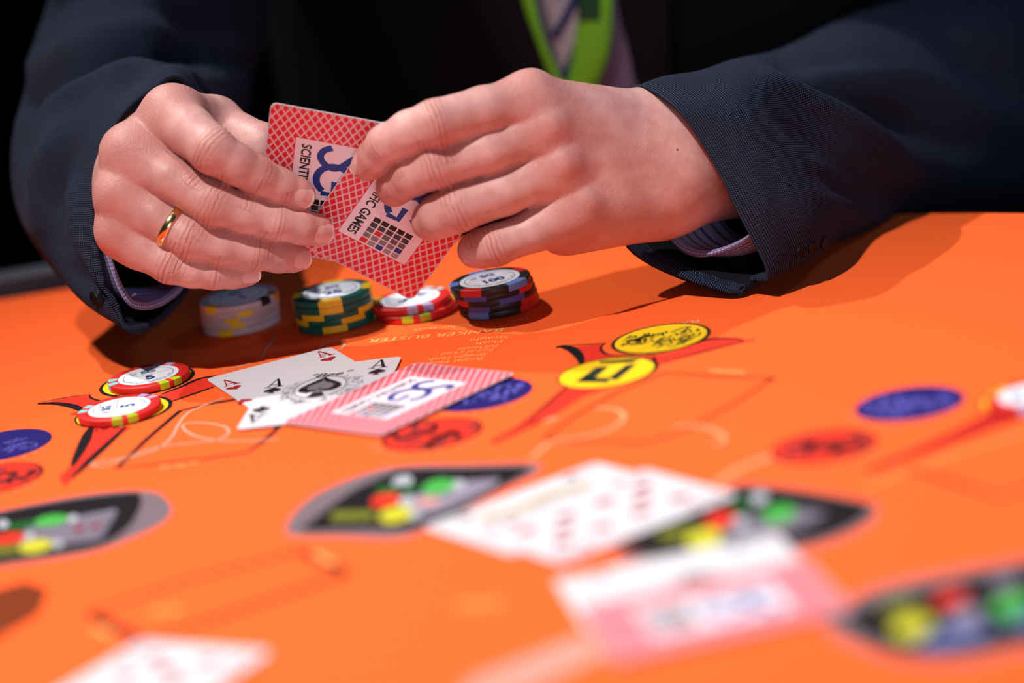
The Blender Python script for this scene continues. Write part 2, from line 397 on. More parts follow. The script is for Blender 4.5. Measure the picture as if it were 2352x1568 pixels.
panel([(960, 500), (1200, 360), (1520, 180), (1700, 158), (2200, 232), (2280, 290), (2220, 360), (2050, 440), (1800, 495), (1300, 530), (1100, 530)],
      [(985, 480), (1250, 350), (1550, 190), (1700, 172), (2180, 240), (2245, 285), (2100, 390), (1850, 455), (1400, 510), (1150, 505)],
      [('q', INK_MG, [(1600, 330), (1880, 275), (2030, 300), (1960, 340), (1800, 410), (1560, 480), (1500, 400)], 0),
       ('e', INK_W, (1690, 225, 45, 30, .2), 1), ('q', INK_DG, [(1540, 245), (1660, 230), (1660, 275), (1560, 285)], 1), ('e', INK_GN, (1790, 305, 82, 42, .16), 2), ('e', INK_R, (1500, 335, 75, 38, .16), 1),
       ('e', INK_W, (1600, 345, 36, 28, .1), 1), ('q', INK_OL, [(1190, 385), (1370, 365), (1370, 435), (1190, 430)], 1), ('e', INK_LY, (1420, 430, 88, 52, .16), 2), ('q', INK_DR, [(1765, 405), (1810, 400), (1800, 440), (1760, 440)], 1)], 960, 1040, 2.158,
      'printed black panel with coloured spots right of the red ten')
panel([(180, 800), (700, 440), (1500, 260), (2352, 110), (3000, 20), (3000, 950), (2352, 1080), (1600, 1230), (1000, 1190), (600, 1060)],
      [(420, 760), (800, 560), (1500, 380), (2352, 190), (3000, 90), (3000, 850), (2352, 990), (1500, 1150), (1000, 1120), (750, 1010)],
      [('e', INK_OL, (1020, 640, 190, 80, .2), 1), ('e', INK_LY, (1150, 850, 220, 120, .16), 2), ('e', INK_R, (1560, 540, 180, 80, .2), 1), ('e', INK_LG, (1720, 740, 170, 110, .2), 1),
       ('e', INK_GN, (2230, 620, 220, 120, .2), 2), ('e', INK_MG, (2150, 380, 160, 90, .2), 1), ('e', mat('ink_slate', (.10, .12, .30), .9, .08), (1600, 950, 420, 100, .2), 0), ('e', mat('ink_slate', (.10, .12, .30), .9, .08), (2400, 760, 220, 80, .2), 0)], 1850, 1260, 4.685,
      'printed dark panel with coloured spots at the lower right rim')
# ------------------------------------------------------------------ nodes for print
def math_n(nt, op, a, b=None, c=None):
    n = nt.nodes.new('ShaderNodeMath'); n.operation = op
    for i, v in enumerate((a, b, c)):
        if v is None: continue
        if isinstance(v, (int, float)): n.inputs[i].default_value = v
        else: nt.links.new(v, n.inputs[i])
    return n.outputs[0]
def card_back_material():
    m = mat('card_back_print', (.6, .03, .03), .38, .35)
    nt = m.node_tree; L = nt.links.new; b = nt.nodes['Principled BSDF']
    tc = nt.nodes.new('ShaderNodeTexCoord'); sp = nt.nodes.new('ShaderNodeSeparateXYZ'); L(tc.outputs['Object'], sp.inputs[0])
    u = math_n(nt, 'DIVIDE', sp.outputs[0], .00406); v = math_n(nt, 'DIVIDE', sp.outputs[1], .00606)
    fs = []
    for op in ('ADD', 'SUBTRACT'):
        q = math_n(nt, op, u, v)
        f = math_n(nt, 'ABSOLUTE', math_n(nt, 'SUBTRACT', math_n(nt, 'FRACT', q), .5))       # 0 in the line .. .5
        band = math_n(nt, 'LESS_THAN', f, .155)
        core = math_n(nt, 'LESS_THAN', f, .075)
        lad = math_n(nt, 'GREATER_THAN', math_n(nt, 'FRACT', math_n(nt, 'MULTIPLY', math_n(nt, 'SUBTRACT' if op == 'ADD' else 'ADD', u, v), 5.0)), .42)
        fs.append(math_n(nt, 'MAXIMUM', math_n(nt, 'MULTIPLY', band, math_n(nt, 'MULTIPLY', lad, .66)), core))
    w = math_n(nt, 'MAXIMUM', fs[0], fs[1])
    mx = nt.nodes.new('ShaderNodeMix'); mx.data_type = 'RGBA'
    mx.inputs[6].default_value = (.70, .014, .022, 1); mx.inputs[7].default_value = (.72, .55, .62, 1)
    L(w, mx.inputs[0]); L(mx.outputs[2], b.inputs['Base Color'])
    return m
CARD = mat('card_stock', (.66, .66, .69), .38, .35)
BACK = card_back_material()
K_INK = mat('card_ink_black', (.012, .012, .016), .4, .3)
R_INK = mat('card_ink_red', (.36, .012, .018), .4, .3)
B_INK = mat('card_ink_blue', (.014, .045, .26), .4, .3)
RED_L = mat('card_ink_bright_red', (.60, .02, .03), .4, .3)
GREYS = [mat('card_ink_grey%d' % i, (g, g * .95, g), .4, .3) for i, g in enumerate((.012, .05, .12, .20, .30))]
PANEL = mat('card_panel_white', (.80, .74, .80), .38, .35)
CW, CL_, CT = 63.5 * MM, 88.9 * MM, .32 * MM
card_me = prism(rrect(CW, CL_, .0035, 6), -CT / 2, CT / 2); card_me.name = 'playing_card'
card_me.materials.append(CARD)
ZP = CT / 2 + .00003
def new_card(label, group, M):
    o = bpy.data.objects.new('playing_card', card_me); C.objects.link(o); o.matrix_world = M
    return tag(o, label, 'playing card', group)
def logo_panel(parent):
    """white panel of the card back; reading direction of the lettering is -y, tops to +x"""
    pw, pl = .0362, .0535
    Flat().poly(rrect(pw + .0006, pl + .0006, .0002, 2)).build('panel_outline', RED_L, parent, z=ZP + .00002)
    p = Flat().poly(rrect(pw, pl, .0002, 2)).build('logo_panel', PANEL, parent, z=ZP + .00004)
    Rm = lambda rx, ry: (ry - pw / 2, pl / 2 - rx)          # reading coordinates (right, up), origin lower left of the panel
    def tr(F): F.v = [Rm(*v) for v in F.v]; return F
    T = Flat().text('SCIENTIFIC GAMES', .0066, (pl / 2 + .0002, .0052), 0, 0, .00017)
    xs = [v[0] for v in T.v]; k = .0475 / (max(xs) - min(xs)); T.v = [((v[0] - pl / 2) * k + pl / 2, v[1]) for v in T.v]
    tr(T).build('panel_lettering', K_INK, p, z=ZP + .00006)
    F = Flat(); w = .0034
    S_ = catmull(np.array([(3.6, 13.2), (6.6, 11.0), (10.2, 11.2), (13.2, 13.6), (13.8, 17.0), (13.6, 20.4), (11.6, 24.0), (8.8, 27.4), (7.0, 29.2), (6.8, 31.5), (8.6, 33.4)]) * MM, 8)
    S_ = catmull(np.array([(2.6, 17.5), (4.6, 14.2), (8.0, 12.4), (11.4, 13.4), (14.0, 16.4), (14.6, 19.8), (12.4, 23.2), (9.2, 26.0), (6.6, 28.6), (6.2, 31.2), (8.2, 33.0), (11.0, 32.4)]) * MM, 8)
    F.stroke(S_, w)
    G_ = [(22.2 * MM + .0088 * math.cos(t), 20.5 * MM + .0088 * math.sin(t)) for t in np.linspace(math.radians(42), math.radians(322), 40)]
    tr(F).build('panel_logo', B_INK, p, z=ZP + .00006); F = Flat()
    F.stroke(G_, w); tr(F).build('panel_logo', B_INK, p, z=ZP + .00008); F = Flat()
    F.stroke([(.0226, .0205), (.0306, .0205), (.0306, .0145)], .0030)
    tr(F).build('panel_logo', B_INK, p, z=ZP + .0001)
    gx, gy, st, sz = .0352, .0108, .0036, .0030
    cols = [[0, 0, 0, 0, 0], [1, 1, 1, 1, 1], [2, 'r', 2, 2, 2], [3, 3, 3, 3, 'b'], ['r', 4, 'b', 4, 4]]
    for i, cl in enumerate(cols):
        for j, c in enumerate(cl):
            x, y = gx + i * st, gy + j * .00425
            m = RED_L if c == 'r' else B_INK if c == 'b' else GREYS[c]
            tr(Flat().poly([(x, y), (x + sz, y), (x + sz, y + .0035), (x, y + .0035)])).build('panel_square', m, p, z=ZP + .00006)
back_flat = None
def face_down(label, group, M):
    o = new_card(label, group, M)
    q = Flat().poly(rrect(CW - .0007, CL_ - .0007, .0032, 6)).build('back_print', BACK, o, z=ZP)
    logo_panel(o)
    return o
# pips
def heart(F, c, s, flip=1):
    P = []
    for t in np.linspace(0, 2 * math.pi, 28, endpoint=False):
        P.append((c[0] + s * 16 * math.sin(t) ** 3 / 32, c[1] + flip * s * (13 * math.cos(t) - 5 * math.cos(2 * t) - 2 * math.cos(3 * t) - math.cos(4 * t)) / 32))
    return F.poly(P)
def diamond(F, c, s, flip=1): return F.poly([(c[0], c[1] + .62 * s), (c[0] + .42 * s, c[1]), (c[0], c[1] - .62 * s), (c[0] - .42 * s, c[1])])
def spade(F, c, s, flip=1):
    P = []
    for t in np.linspace(0, 2 * math.pi, 28, endpoint=False):
        P.append((c[0] + s * 16 * math.sin(t) ** 3 / 32, c[1] - flip * s * (13 * math.cos(t) - 5 * math.cos(2 * t) - 2 * math.cos(3 * t) - math.cos(4 * t)) / 32 + flip * .08 * s))
    F.poly(P)
    return F.poly([(c[0] - .03 * s, c[1] - flip * .1 * s), (c[0] + .03 * s, c[1] - flip * .1 * s), (c[0] + .22 * s, c[1] - flip * .58 * s), (c[0] - .22 * s, c[1] - flip * .58 * s)])
def letterA(F, c, s, flip=1):
    """serif capital A"""
    def q(P): F.poly([(c[0] + flip * x * s * .68, c[1] + flip * y * s) for x, y in P])
    q([(-.06, .5), (.06, .5), (.40, -.42), (.20, -.42)]); q([(-.06, .5), (.02, .5), (-.27, -.42), (-.35, -.42)])
    q([(-.50, -.42), (-.12, -.42), (-.12, -.5), (-.50, -.5)]); q([(.08, -.42), (.52, -.42), (.52, -.5), (.08, -.5)])
    q([(-.22, -.16), (.24, -.16), (.27, -.24), (-.25, -.24)])
    return F
def index(o, fn, m, corners, s=.0078, ps=.0062, letter=letterA):
    for sx, sy, fl in corners:
        c = (sx * (CW / 2 - .0062), sy * (CL_ / 2 - .0082))
        letter(Flat(), c, s, fl).build('index_letter', m, o, z=ZP)
        fn(Flat(), (c[0], c[1] - fl * .0092), ps, fl).build('index_pip', m, o, z=ZP)
def index_at(o, fn, m, spots, ls=.0135, ps=.0085):
    """index letters and pips where the photo shows them on a lying card: (letter pixel or None, pip pixel, flip)"""
    Mi = o.matrix_world.inverted(); z = o.matrix_world.translation.z
    for a, b, fl in spots:
        if a is not None:
            q = Mi @ Vector(at(*a, z)); letterA(Flat(), (q.x, q.y), ls, fl).build('index_letter', m, o, z=ZP)
        q = Mi @ Vector(at(*b, z)); fn(Flat(), (q.x, q.y), ps, fl).build('index_pip', m, o, z=ZP)
def flatM(center, yaw, z, tilt=0.0, axis=(1, 0, 0)):
    return Matrix.Translation((center[0], center[1], z)) @ Matrix.Rotation(yaw, 4, 'Z') @ Matrix.Rotation(tilt, 4, axis)
def from_corner(pa, pb, z=.0006, long_=True):
    """card whose upper left and upper right corners lie at pixels pa, pb"""
    a, b = at(*pa, z)[:2], at(*pb, z)[:2]
    yaw = math.atan2(b[1] - a[1], b[0] - a[0]); mid = (a + b) / 2
    n = np.array([math.sin(yaw), -math.cos(yaw)])
    return mid + n * CL_ / 2, yaw
ALL4 = [(-1, 1, 1), (1, 1, 1), (-1, -1, -1), (1, -1, -1)]
# ace of hearts
c, yaw = from_corner((463, 873), (768, 794))
ah = new_card('face-up ace of hearts lying partly under the ace of spades', 'aces on the felt', flatM(c, yaw, .0006))
index_at(ah, heart, R_INK, [((525, 879), (538, 891), 1), ((741, 813), (755, 825), 1), (None, (561, 921), -1)], .0120, .0076)
heart(Flat(), (0, 0), .016).build('pip', R_INK, ah, z=ZP)
# ace of spades
c, yaw = from_corner((628, 853), (917, 819), .0012)
asp = new_card('face-up ace of spades with ornate pip lying over the ace of hearts', 'aces on the felt', flatM(c, yaw, .0012))
index_at(asp, spade, K_INK, [((634, 880), (626, 897), 1), ((872, 836), (866, 854), 1), ((587, 961), (600, 941), -1)])
q = asp.matrix_world.inverted() @ Vector(at(736, 889, .0012)); pc = np.array([q.x, q.y])
def tall(F, k=1.3):
    F.v = [(x, pc[1] + (y - pc[1]) * k) for x, y in F.v]; return F
pip = tall(spade(Flat(), pc, .0205)).build('ornate_pip', K_INK, asp, z=ZP)
tall(spade(Flat(), pc + [0, .0006], .0125)).build('pip_centre', GREYS[3], pip, z=ZP + .00003)
F = Flat(); g = np.random.default_rng(11)
for i in range(40):                                # fine scrolls inside the rim of the pip
    t = g.uniform(0, 6.283); p = pc + np.array([math.sin(t) ** 3 * .0085, -(13 * math.cos(t) - 5 * math.cos(2 * t) - 2 * math.cos(3 * t) - math.cos(4 * t)) / 32 * .0170])
    F.stroke([p, p + g.normal(0, .0007, 2)], .0004)
tall(F).build('pip_scrolls', GREYS[4], pip, z=ZP + .00003)
F = Flat()
def oval(a, b, w):
    F.stroke([(pc[0] + a * math.cos(t), pc[1] + b * math.sin(t)) for t in np.linspace(0, 6.283, 44, endpoint=False)], w, True)
oval(.0122, .0122, .0005); oval(.0132, .0132, .0003)
for i in range(150):
    t = g.uniform(0, 6.283); r0 = g.uniform(1.12, 1.52); p = pc + .0128 * r0 * np.array([math.cos(t), math.sin(t)])
    if math.sin(t) > .55 and r0 > 1.15: continue
    R = g.uniform(.0006, .0017); t0 = g.uniform(0, 6.28); sp_ = g.uniform(2.5, 5.5)
    F.stroke([p + R * (1 - .12 * k / 3) * np.array([math.cos(t0 + sp_ * k / 9), math.sin(t0 + sp_ * k / 9)]) for k in range(10)], g.uniform(.00018, .0004))
tall(F).build('pip_ornament', mat('card_ink_dark', (.05, .05, .055), .4, .3), asp, z=ZP)
q = asp.matrix_world.inverted() @ Vector(at(755, 861, .0012))
Flat().text('"Bee"', .0078, (q.x, q.y), 0, .35, .00012, 1.12).build('ace_lettering', K_INK, asp, z=ZP + .00004)
# face-down card in front of the aces
def quad_card(L, B, R, T, z):
    P = [at(*p, z)[:2] for p in (L, B, R, T)]; c = sum(P) / 4
    y = (P[2] + P[3]) / 2 - (P[0] + P[1]) / 2           # long axis
    return c, math.atan2(y[1], y[0]) - math.pi / 2
c, yaw = quad_card((650, 969), (880, 998), (1170, 857), (963, 836), .0017)
face_down('face-down red-backed card lying over the ace of spades', 'red-backed cards', flatM(c, yaw, .0017))
# out-of-focus cards
def pips_ten(o, fn, m, s=.0098):
    for x in (-.0125, .0125):
        for y in (.029, .0097, -.0097, -.029): fn(Flat(), (x, y), s, 1 if y > 0 else -1).build('pip', m, o, z=ZP)
    for y in (.0193, -.0193): fn(Flat(), (0, y), s, 1 if y > 0 else -1).build('pip', m, o, z=ZP)
def numeral(txt):
    def f(F, c, s, fl): return F.text(txt, s * 1.2, c, 0 if fl > 0 else math.pi)
    return f
c, yaw = quad_card((975, 1225), (1165, 1262), (1560, 1120), (1395, 1060), .0008)
ct = new_card('face-up court card under the red ten', 'blurred face-up cards', flatM(c, yaw, .0008))
index(ct, spade, K_INK, ALL4, letter=numeral('J'))
for k, (m, w) in enumerate(((mat('card_ink_gold', (.50, .36, .06), .4, .3), .0045), (K_INK, .0018), (mat('card_ink_gold', (.50, .36, .06), .4, .3), .0025))):
    Flat().stroke([(-.018 + k * .006, -.026), (-.012 + k * .006, -.008), (-.016 + k * .006, .008), (-.010 + k * .006, .026)], w).build('court_figure', m, ct, z=ZP)
c, yaw = quad_card((1075, 1228), (1290, 1290), (1672, 1140), (1500, 1075), .0014)
ten = new_card('face-up red ten spread over the court card', 'blurred face-up cards', flatM(c, yaw, .0014))
index(ten, diamond, R_INK, ALL4, letter=numeral('10')); pips_ten(ten, diamond, R_INK)
c, yaw = quad_card((1252, 1340), (1335, 1452), (1905, 1330), (1800, 1222), .0008)
nw = new_card('face-up pale card under the pink-blurred face-down card', 'blurred face-up cards', flatM(c, yaw, .0008))
index(nw, spade, K_INK, ALL4)
spade(Flat(), (.004, .004), .020).build('pip', GREYS[2], nw, z=ZP)
c, yaw = quad_card((1335, 1395), (1410, 1520), (1920, 1400), (1880, 1285), .0018)
face_down('face-down red-backed card nearest the lower right panel', 'red-backed cards', flatM(c, yaw, .0018))
c, yaw = quad_card((130, 1585), (330, 1690), (490, 1570), (295, 1500), .0008)
bl = new_card('face-up card cut off at the bottom rim', 'blurred face-up cards', flatM(c, yaw, .0008))
index(bl, heart, R_INK, ALL4, letter=numeral('9')); pips_ten(bl, heart, R_INK)
# held cards: one plane, leaning forward
def zc(px, py): return (.17 * (px - 800) + .84 * (470 - py)) / 4.85      # top edge nearer to the camera
def held(corner, along_short, dz):
    """corner: pixel of a corner; along_short: pixel on the short edge from it; returns matrix with the back print to the camera"""
    p = lambda q: Vector(atd(q[0], q[1], zc(*q) + dz))
    o_, a = p(corner), p(along_short)
    ux = (a - o_).normalized()
    n = (p((700, 300)) - p((900, 300))).cross(p((700, 300)) - p((700, 500))).normalized()
    if n.dot(Vector(-FWD)) < 0: n = -n
    ux = (ux - n * ux.dot(n)).normalized()
    uy = n.cross(ux)
    return o_, ux, uy, n
o_, ux, uy, n = held((947, 690), (762, 595), 0.6)       # front card, lower corner; ux runs to the left corner
cen = o_ + ux * CW / 2 - uy * CL_ / 2
if (cen - o_).dot(Vector(UP)) < 0: cen = o_ + ux * CW / 2 + uy * CL_ / 2
Mh = Matrix(((ux.x, uy.x, n.x, cen.x), (ux.y, uy.y, n.y, cen.y), (ux.z, uy.z, n.z, cen.z), (0, 0, 0, 1))) @ Matrix.Rotation(math.pi, 4, 'Z')
HF = face_down('held red-backed card in front, lower corner pointing at the chips', 'red-backed cards', Mh)
o_, ux, uy, n = held((622, 234), (866, 279), -0.5)
cen = o_ + ux * CW / 2 - uy * CL_ / 2
Mh = Matrix(((ux.x, uy.x, n.x, cen.x), (ux.y, uy.y, n.y, cen.y), (ux.z, uy.z, n.z, cen.z), (0, 0, 0, 1)))
HB = face_down('held red-backed card behind the other held card', 'red-backed cards', Mh)

# ------------------------------------------------------------------ chips
CR, CH = .0197, .0035
def lathe(prof, n=72):
    V, Fc = [], []
    for i in range(n):
        a = 2 * math.pi * i / n; V += [(r * math.cos(a), r * math.sin(a), z) for r, z in prof]
    m = len(prof)
    for i in range(n):
        for j in range(m - 1):
            a, b = i * m + j, ((i + 1) % n) * m + j; Fc.append((a, b, b + 1, a + 1))
    c0, c1 = len(V), len(V) + 1; V += [(0, 0, prof[0][1]), (0, 0, prof[-1][1])]
    for i in range(n):
        a, b = i * m, ((i + 1) % n) * m; Fc.append((c0, b, a)); Fc.append((c1, a + m - 1, b + m - 1))
    return V, Fc
prof = [(.0145, 0), (CR - .0006, 0), (CR - .00015, .0002), (CR, .0006), (CR, CH - .0006), (CR - .00015, CH - .0002), (CR - .0006, CH), (.0150, CH), (.0146, CH - .00012)]
V, Fc = lathe(prof); rim_me = mesh('chip_rim', V, Fc)
rim_me.shade_smooth()
def spot_mesh(half):
    d = .00006; P = [(.0152, CH + d), (CR - .0006, CH + d), (CR - .0001 + d, CH - .0002 + d), (CR + d, CH - .0006), (CR + d, .0006), (CR - .0001 + d, .0002 - d), (CR - .0006, -d + .0001)]
    n = 7; V, Fc = [], []
    for i in range(n):
        a = -half + 2 * half * i / (n - 1); V += [(r * math.cos(a), r * math.sin(a), z) for r, z in P]
    m = len(P)
    for i in range(n - 1):
        for j in range(m - 1): Fc.append((i * m + j, i * m + j + 1, (i + 1) * m + j + 1, (i + 1) * m + j))
    return mesh('edge_spot', V, Fc)
INL = mat('chip_inlay', (.86, .91, .95), .35, .4)
C_BLUE = mat('chip_print_blue', (.02, .05, .22), .4, .3)
inlay_me = prism([(.0147 * math.cos(t), .0147 * math.sin(t)) for t in np.linspace(0, 6.2832, 56, endpoint=False)], CH - .0004, CH + .00004)
CC = dict(red=(.62, .022, .018), green=(.004, .11, .075), black=(.018, .012, .014), white=(.55, .42, .44), lime=(.42, .50, .015), lav=(.42, .36, .60), cyan=(.28, .60, .60),
          yellow=(.86, .52, .012), blue=(.06, .08, .32), redspot=(.55, .02, .022), amber=(.50, .22, .01), lblue=(.12, .25, .62))
CC = {k: mat('chip_' + k, v, .42, .35) for k, v in CC.items()}
SPOTS = {}
def spot_m(half, col):
    k = (round(half, 3), col)
    if k not in SPOTS:
        me = spot_mesh(half); me.materials.append(CC[col]); SPOTS[k] = me
    return SPOTS[k]
def chip_print(value):
    F = Flat().ring((0, 0), .0122, .00035)
    F.stroke([(-.0012, .0121), (-.0012, -.0121)], .00025); F.stroke([(-.0092, .0080), (-.0092, -.0080)], .00025)
    F.text('SG', .0060, (-.0060, .0012), math.pi / 2, 0, .0003); F.text(value, .0092 if len(value) < 3 else .0078, (.0044, 0), math.pi / 2, 0, .0004)
    for i, ch in enumerate('NO CASH VALUE'):
        a = math.radians(62 - i * 10.3); F.text(ch, .0019, (.0108 * math.cos(a), .0108 * math.sin(a)), a - math.pi / 2)
    for i in range(4):
        for j in range(4):
            x, y = -.0074 + j * .0008, -.0078 + i * .0009
            if (i * 3 + j) % 4: F.poly([(x, y), (x + .0006, y), (x + .0006, y + .0007), (x, y + .0007)])
    return F
PR = {}
def chip(kind, value, spots, pos, rot, label, group, top=True, tilt=(0, 0)):
    r = empty('casino_chip', pos); r.rotation_euler = (tilt[0], tilt[1], rot)
    tag(r, label, 'chip', group)
    if kind not in PR:
        me = rim_me.copy(); me.materials.append(CC[kind]); me2 = inlay_me.copy(); me2.materials.append(INL)
        q = chip_print(value).build('inlay_print', C_BLUE, r, z=CH + .00008); PR[kind] = (me, me2, q.data)
        C.objects.unlink(q); bpy.data.objects.remove(q)
    me, me2, me3 = PR[kind]
    link('rim', me, None, r); inl = link('inlay', me2, None, r)
    if top: link('inlay_print', me3, None, inl)
    for a, half, col in spots:
        s_ = link('edge_spot', spot_m(math.radians(half), col), None, r); s_.rotation_euler.z = math.radians(a) - rot
    return r
def pairs(a0, cols, gap=22, half=7.2):
    out = []
    for i, c_ in enumerate(cols):
        out += [(a0 + 120 * i - gap / 2, half, c_), (a0 + 120 * i + gap / 2, half, c_)]
    return out
Z0 = .00035
def cpos(px, py, z): p = at(px, py, z); return (p[0], p[1])
NEAR = -90                                # direction of the camera seen from a chip
red3 = ('lime', 'lav', 'cyan')
x, y = cpos(274, 936, CH); chip('red', '5', pairs(-79, red3), (x, y, Z0), 0, 'red chip with lime spots on the front circle left of the aces', 'single red bets')
x, y = cpos(341, 863, CH); chip('red', '5', pairs(-53, red3), (x, y, Z0), math.radians(-75), 'red chip with lime spots on the rear circle left of the aces', 'single red bets')
x, y = cpos(2374, 906, CH); chip('red', '5', pairs(-100, ('lav', 'cyan', 'lime')), (x, y, Z0), 0, 'red chip cut off at the right rim', 'single red bets')
ORD = {0: 'lowest', 1: 'second from the bottom', 2: 'third from the bottom', 3: 'second from the top', 4: 'topmost'}
def stack(kind, value, base, top, n, spots, name, group, bend=None, tw=None):
    b = np.array(cpos(*base, 0)); t = np.array(cpos(*top, CH * n))
    for i in range(n):
        f = i / max(n - 1, 1) if bend is None else bend[i]
        p = b + (t - b) * f
        names = ORD if n == 5 else {0: 'lower', 1: 'upper'}
        chip(kind, value, spots[i], (p[0], p[1], Z0 + i * (CH + .00004)), math.radians({'black': -70, 'green': -80, 'red': -130, 'white': -60}[kind]), '%s chip, %s of the stack %s' % (kind if kind != 'white' else 'pale', names[i], name), group, top=(i == n - 1))
def quads(a0, cols, half=13):
    return [(a0 + 360 / len(cols) * i, half, c_) for i, c_ in enumerate(cols)]
rb = lambda a: quads(a, ('redspot', 'blue', 'redspot', 'blue', 'redspot', 'blue'), 15)
stack('black', '100', (1148, 707), (1125, 642), 5, [[(-124, 17, 'lblue'), (-36, 24, 'redspot'), (60, 18, 'blue'), (150, 18, 'redspot')], [(-120, 17, 'blue'), (-34, 22, 'redspot'), (70, 15, 'redspot'), (170, 15, 'blue')],
      [(-148, 14, 'redspot'), (-66, 20, 'blue'), (30, 15, 'redspot'), (120, 15, 'blue')], [(-120, 18, 'blue'), (-36, 16, 'redspot'), (60, 15, 'redspot'), (150, 15, 'blue')],
      [(-122, 17, 'redspot'), (-46, 19, 'lblue'), (30, 14, 'redspot'), (110, 14, 'lblue'), (180, 12, 'lblue')]], 'behind the paytable lettering', 'black chips in a stack', [0, .12, .38, .62, 1])
y4 = lambda a, h=17: quads(a, ('yellow', 'yellow', 'yellow', 'yellow'), h)
stack('green', '25', (775, 742), (762, 669), 5, [y4(-92, 18), y4(-62, 19), y4(-124, 19), y4(-93, 17), y4(-93, 17)], 'between pale and red stacks', 'green chips in a stack', [0, -.05, .45, .95, 1])
w4 = lambda a: [(a, 11, 'yellow'), (a + 120, 11, 'amber'), (a + 240, 11, 'yellow')]
stack('white', '1', (556, 748), (548, 681), 5, [w4(-112), w4(-92), w4(20), w4(40), w4(-135) + [(-45, 9, 'black')]], 'under the ringed hand', 'pale chips in a stack', [0, .05, .2, .7, 1])
stack('red', '5', (960, 719), (942, 686), 2, [pairs(-92, ('lime', 'lime', 'lav'), 26, 8), pairs(-76, ('lav', 'cyan', 'lime'), 24, 7.5)], 'beneath the held card corner', 'red chips in a stack', [0, 1])
# ------------------------------------------------------------------ person: signed distance body
class SDF:
    def __init__(s, lo, hi, h):
        s.h = h; s.lo = np.asarray(lo, float)
        s.n = np.ceil((np.asarray(hi) - s.lo) / h).astype(int) + 1
        ax = [s.lo[i] + h * np.arange(s.n[i]) for i in range(3)]
        s.ax = [a.astype(np.float32) for a in ax]
    def field(s): return np.full(s.n, 30.0, np.float32)
    def seg(s, D, a, b, ra, rb, k=0.0, pad=14.0, flat=None):
        """union of a tapered capsule into D (millimetres); flat=(direction, factor) squashes it"""
        a = np.asarray(a, float); b = np.asarray(b, float); R = max(ra, rb) + pad
        i0 = np.maximum(np.floor((np.minimum(a, b) - R - s.lo) / s.h).astype(int), 0)
        i1 = np.minimum(np.ceil((np.maximum(a, b) + R - s.lo) / s.h).astype(int) + 1, s.n)
        if (i1 <= i0).any(): return
        X, Y, Z = (s.ax[i][i0[i]:i1[i]] for i in range(3))
        px = (X - a[0])[:, None, None]; py = (Y - a[1])[None, :, None]; pz = (Z - a[2])[None, None, :]
        d = b - a; L2 = float(d @ d) + 1e-9
        t = np.clip((px * d[0] + py * d[1] + pz * d[2]) / L2, 0, 1).astype(np.float32)
        qx, qy, qz = px - t * d[0], py - t * d[1], pz - t * d[2]
        if flat is not None:
            n, f = flat; w = (qx * n[0] + qy * n[1] + qz * n[2]) * (f - 1)
            qx, qy, qz = qx + w * n[0], qy + w * n[1], qz + w * n[2]
        r = np.sqrt(qx * qx + qy * qy + qz * qz) - (ra + t * (rb - ra))
        V = D[i0[0]:i1[0], i0[1]:i1[1], i0[2]:i1[2]]
        if k > 0:
            hh = np.clip(.5 + .5 * (V - r) / k, 0, 1)
            V[...] = V * (1 - hh) + r * hh - k * hh * (1 - hh)
        else: np.minimum(V, r, out=V)
def smin(A, B, k):
    h = np.clip(.5 + .5 * (A - B) / k, 0, 1)
    return A * (1 - h) + B * h - k * h * (1 - h)
def surface_nets(D, lo, h):
    ins = D < 0
    c = [slice(None, -1), slice(1, None)]
    n8 = sum(ins[c[i], c[j], c[k]].astype(np.int8) for i in (0, 1) for j in (0, 1) for k in (0, 1))
    act = (n8 > 0) & (n8 < 8)
    I = np.argwhere(act)
    acc = np.zeros((len(I), 3)); cnt = np.zeros(len(I))
    for ax in range(3):
        o1, o2 = [a for a in range(3) if a != ax]
        for p in (0, 1):
            for q in (0, 1):
                A = I.copy(); A[:, o1] += p; A[:, o2] += q; B = A.copy(); B[:, ax] += 1
                da = D[A[:, 0], A[:, 1], A[:, 2]]; db = D[B[:, 0], B[:, 1], B[:, 2]]
                m = (da < 0) != (db < 0); t = np.where(m, da / np.where(m, da - db, 1), 0)
                P = A.astype(float); P[:, ax] += t
                acc[m] += (P)[m]; cnt[m] += 1
    V = lo + h * acc / cnt[:, None]
    idx = np.full(act.shape, -1); idx[tuple(I.T)] = np.arange(len(I))
    F = []
    for ax in range(3):
        o1, o2 = [(1, 2), (2, 0), (0, 1)][ax]
        sl = [slice(None)] * 3; sl[ax] = slice(None, -1); s2 = [slice(None)] * 3; s2[ax] = slice(1, None)
        ch = ins[tuple(sl)] != ins[tuple(s2)]
        E_ = np.argwhere(ch)
        E_ = E_[(E_[:, o1] > 0) & (E_[:, o2] > 0) & (E_[:, o1] < D.shape[o1] - 1) & (E_[:, o2] < D.shape[o2] - 1)]
        q = []
        for (p, r) in ((-1, -1), (0, -1), (0, 0), (-1, 0)):
            K = E_.copy(); K[:, o1] += p; K[:, o2] += r; q.append(idx[K[:, 0], K[:, 1], K[:, 2]])
        Q = np.stack(q, 1); inside = ins[E_[:, 0], E_[:, 1], E_[:, 2]]
        Q[~inside] = Q[~inside][:, ::-1]
        F.append(Q)
    return V, np.vstack(F)
def sample(D, lo, h, P):
    g = (P - lo) / h; i = np.clip(np.floor(g).astype(int), 0, np.array(D.shape) - 2); f = g - i
    r = 0
    for a in (0, 1):
        for b in (0, 1):
            for c_ in (0, 1):
                r = r + D[i[:, 0] + a, i[:, 1] + b, i[:, 2] + c_] * (f[:, 0] if a else 1 - f[:, 0]) * (f[:, 1] if b else 1 - f[:, 1]) * (f[:, 2] if c_ else 1 - f[:, 2])
    return r
def J(px, py, z): return np.array(atd(px, py, z)) * 1000.0        # joint in millimetres
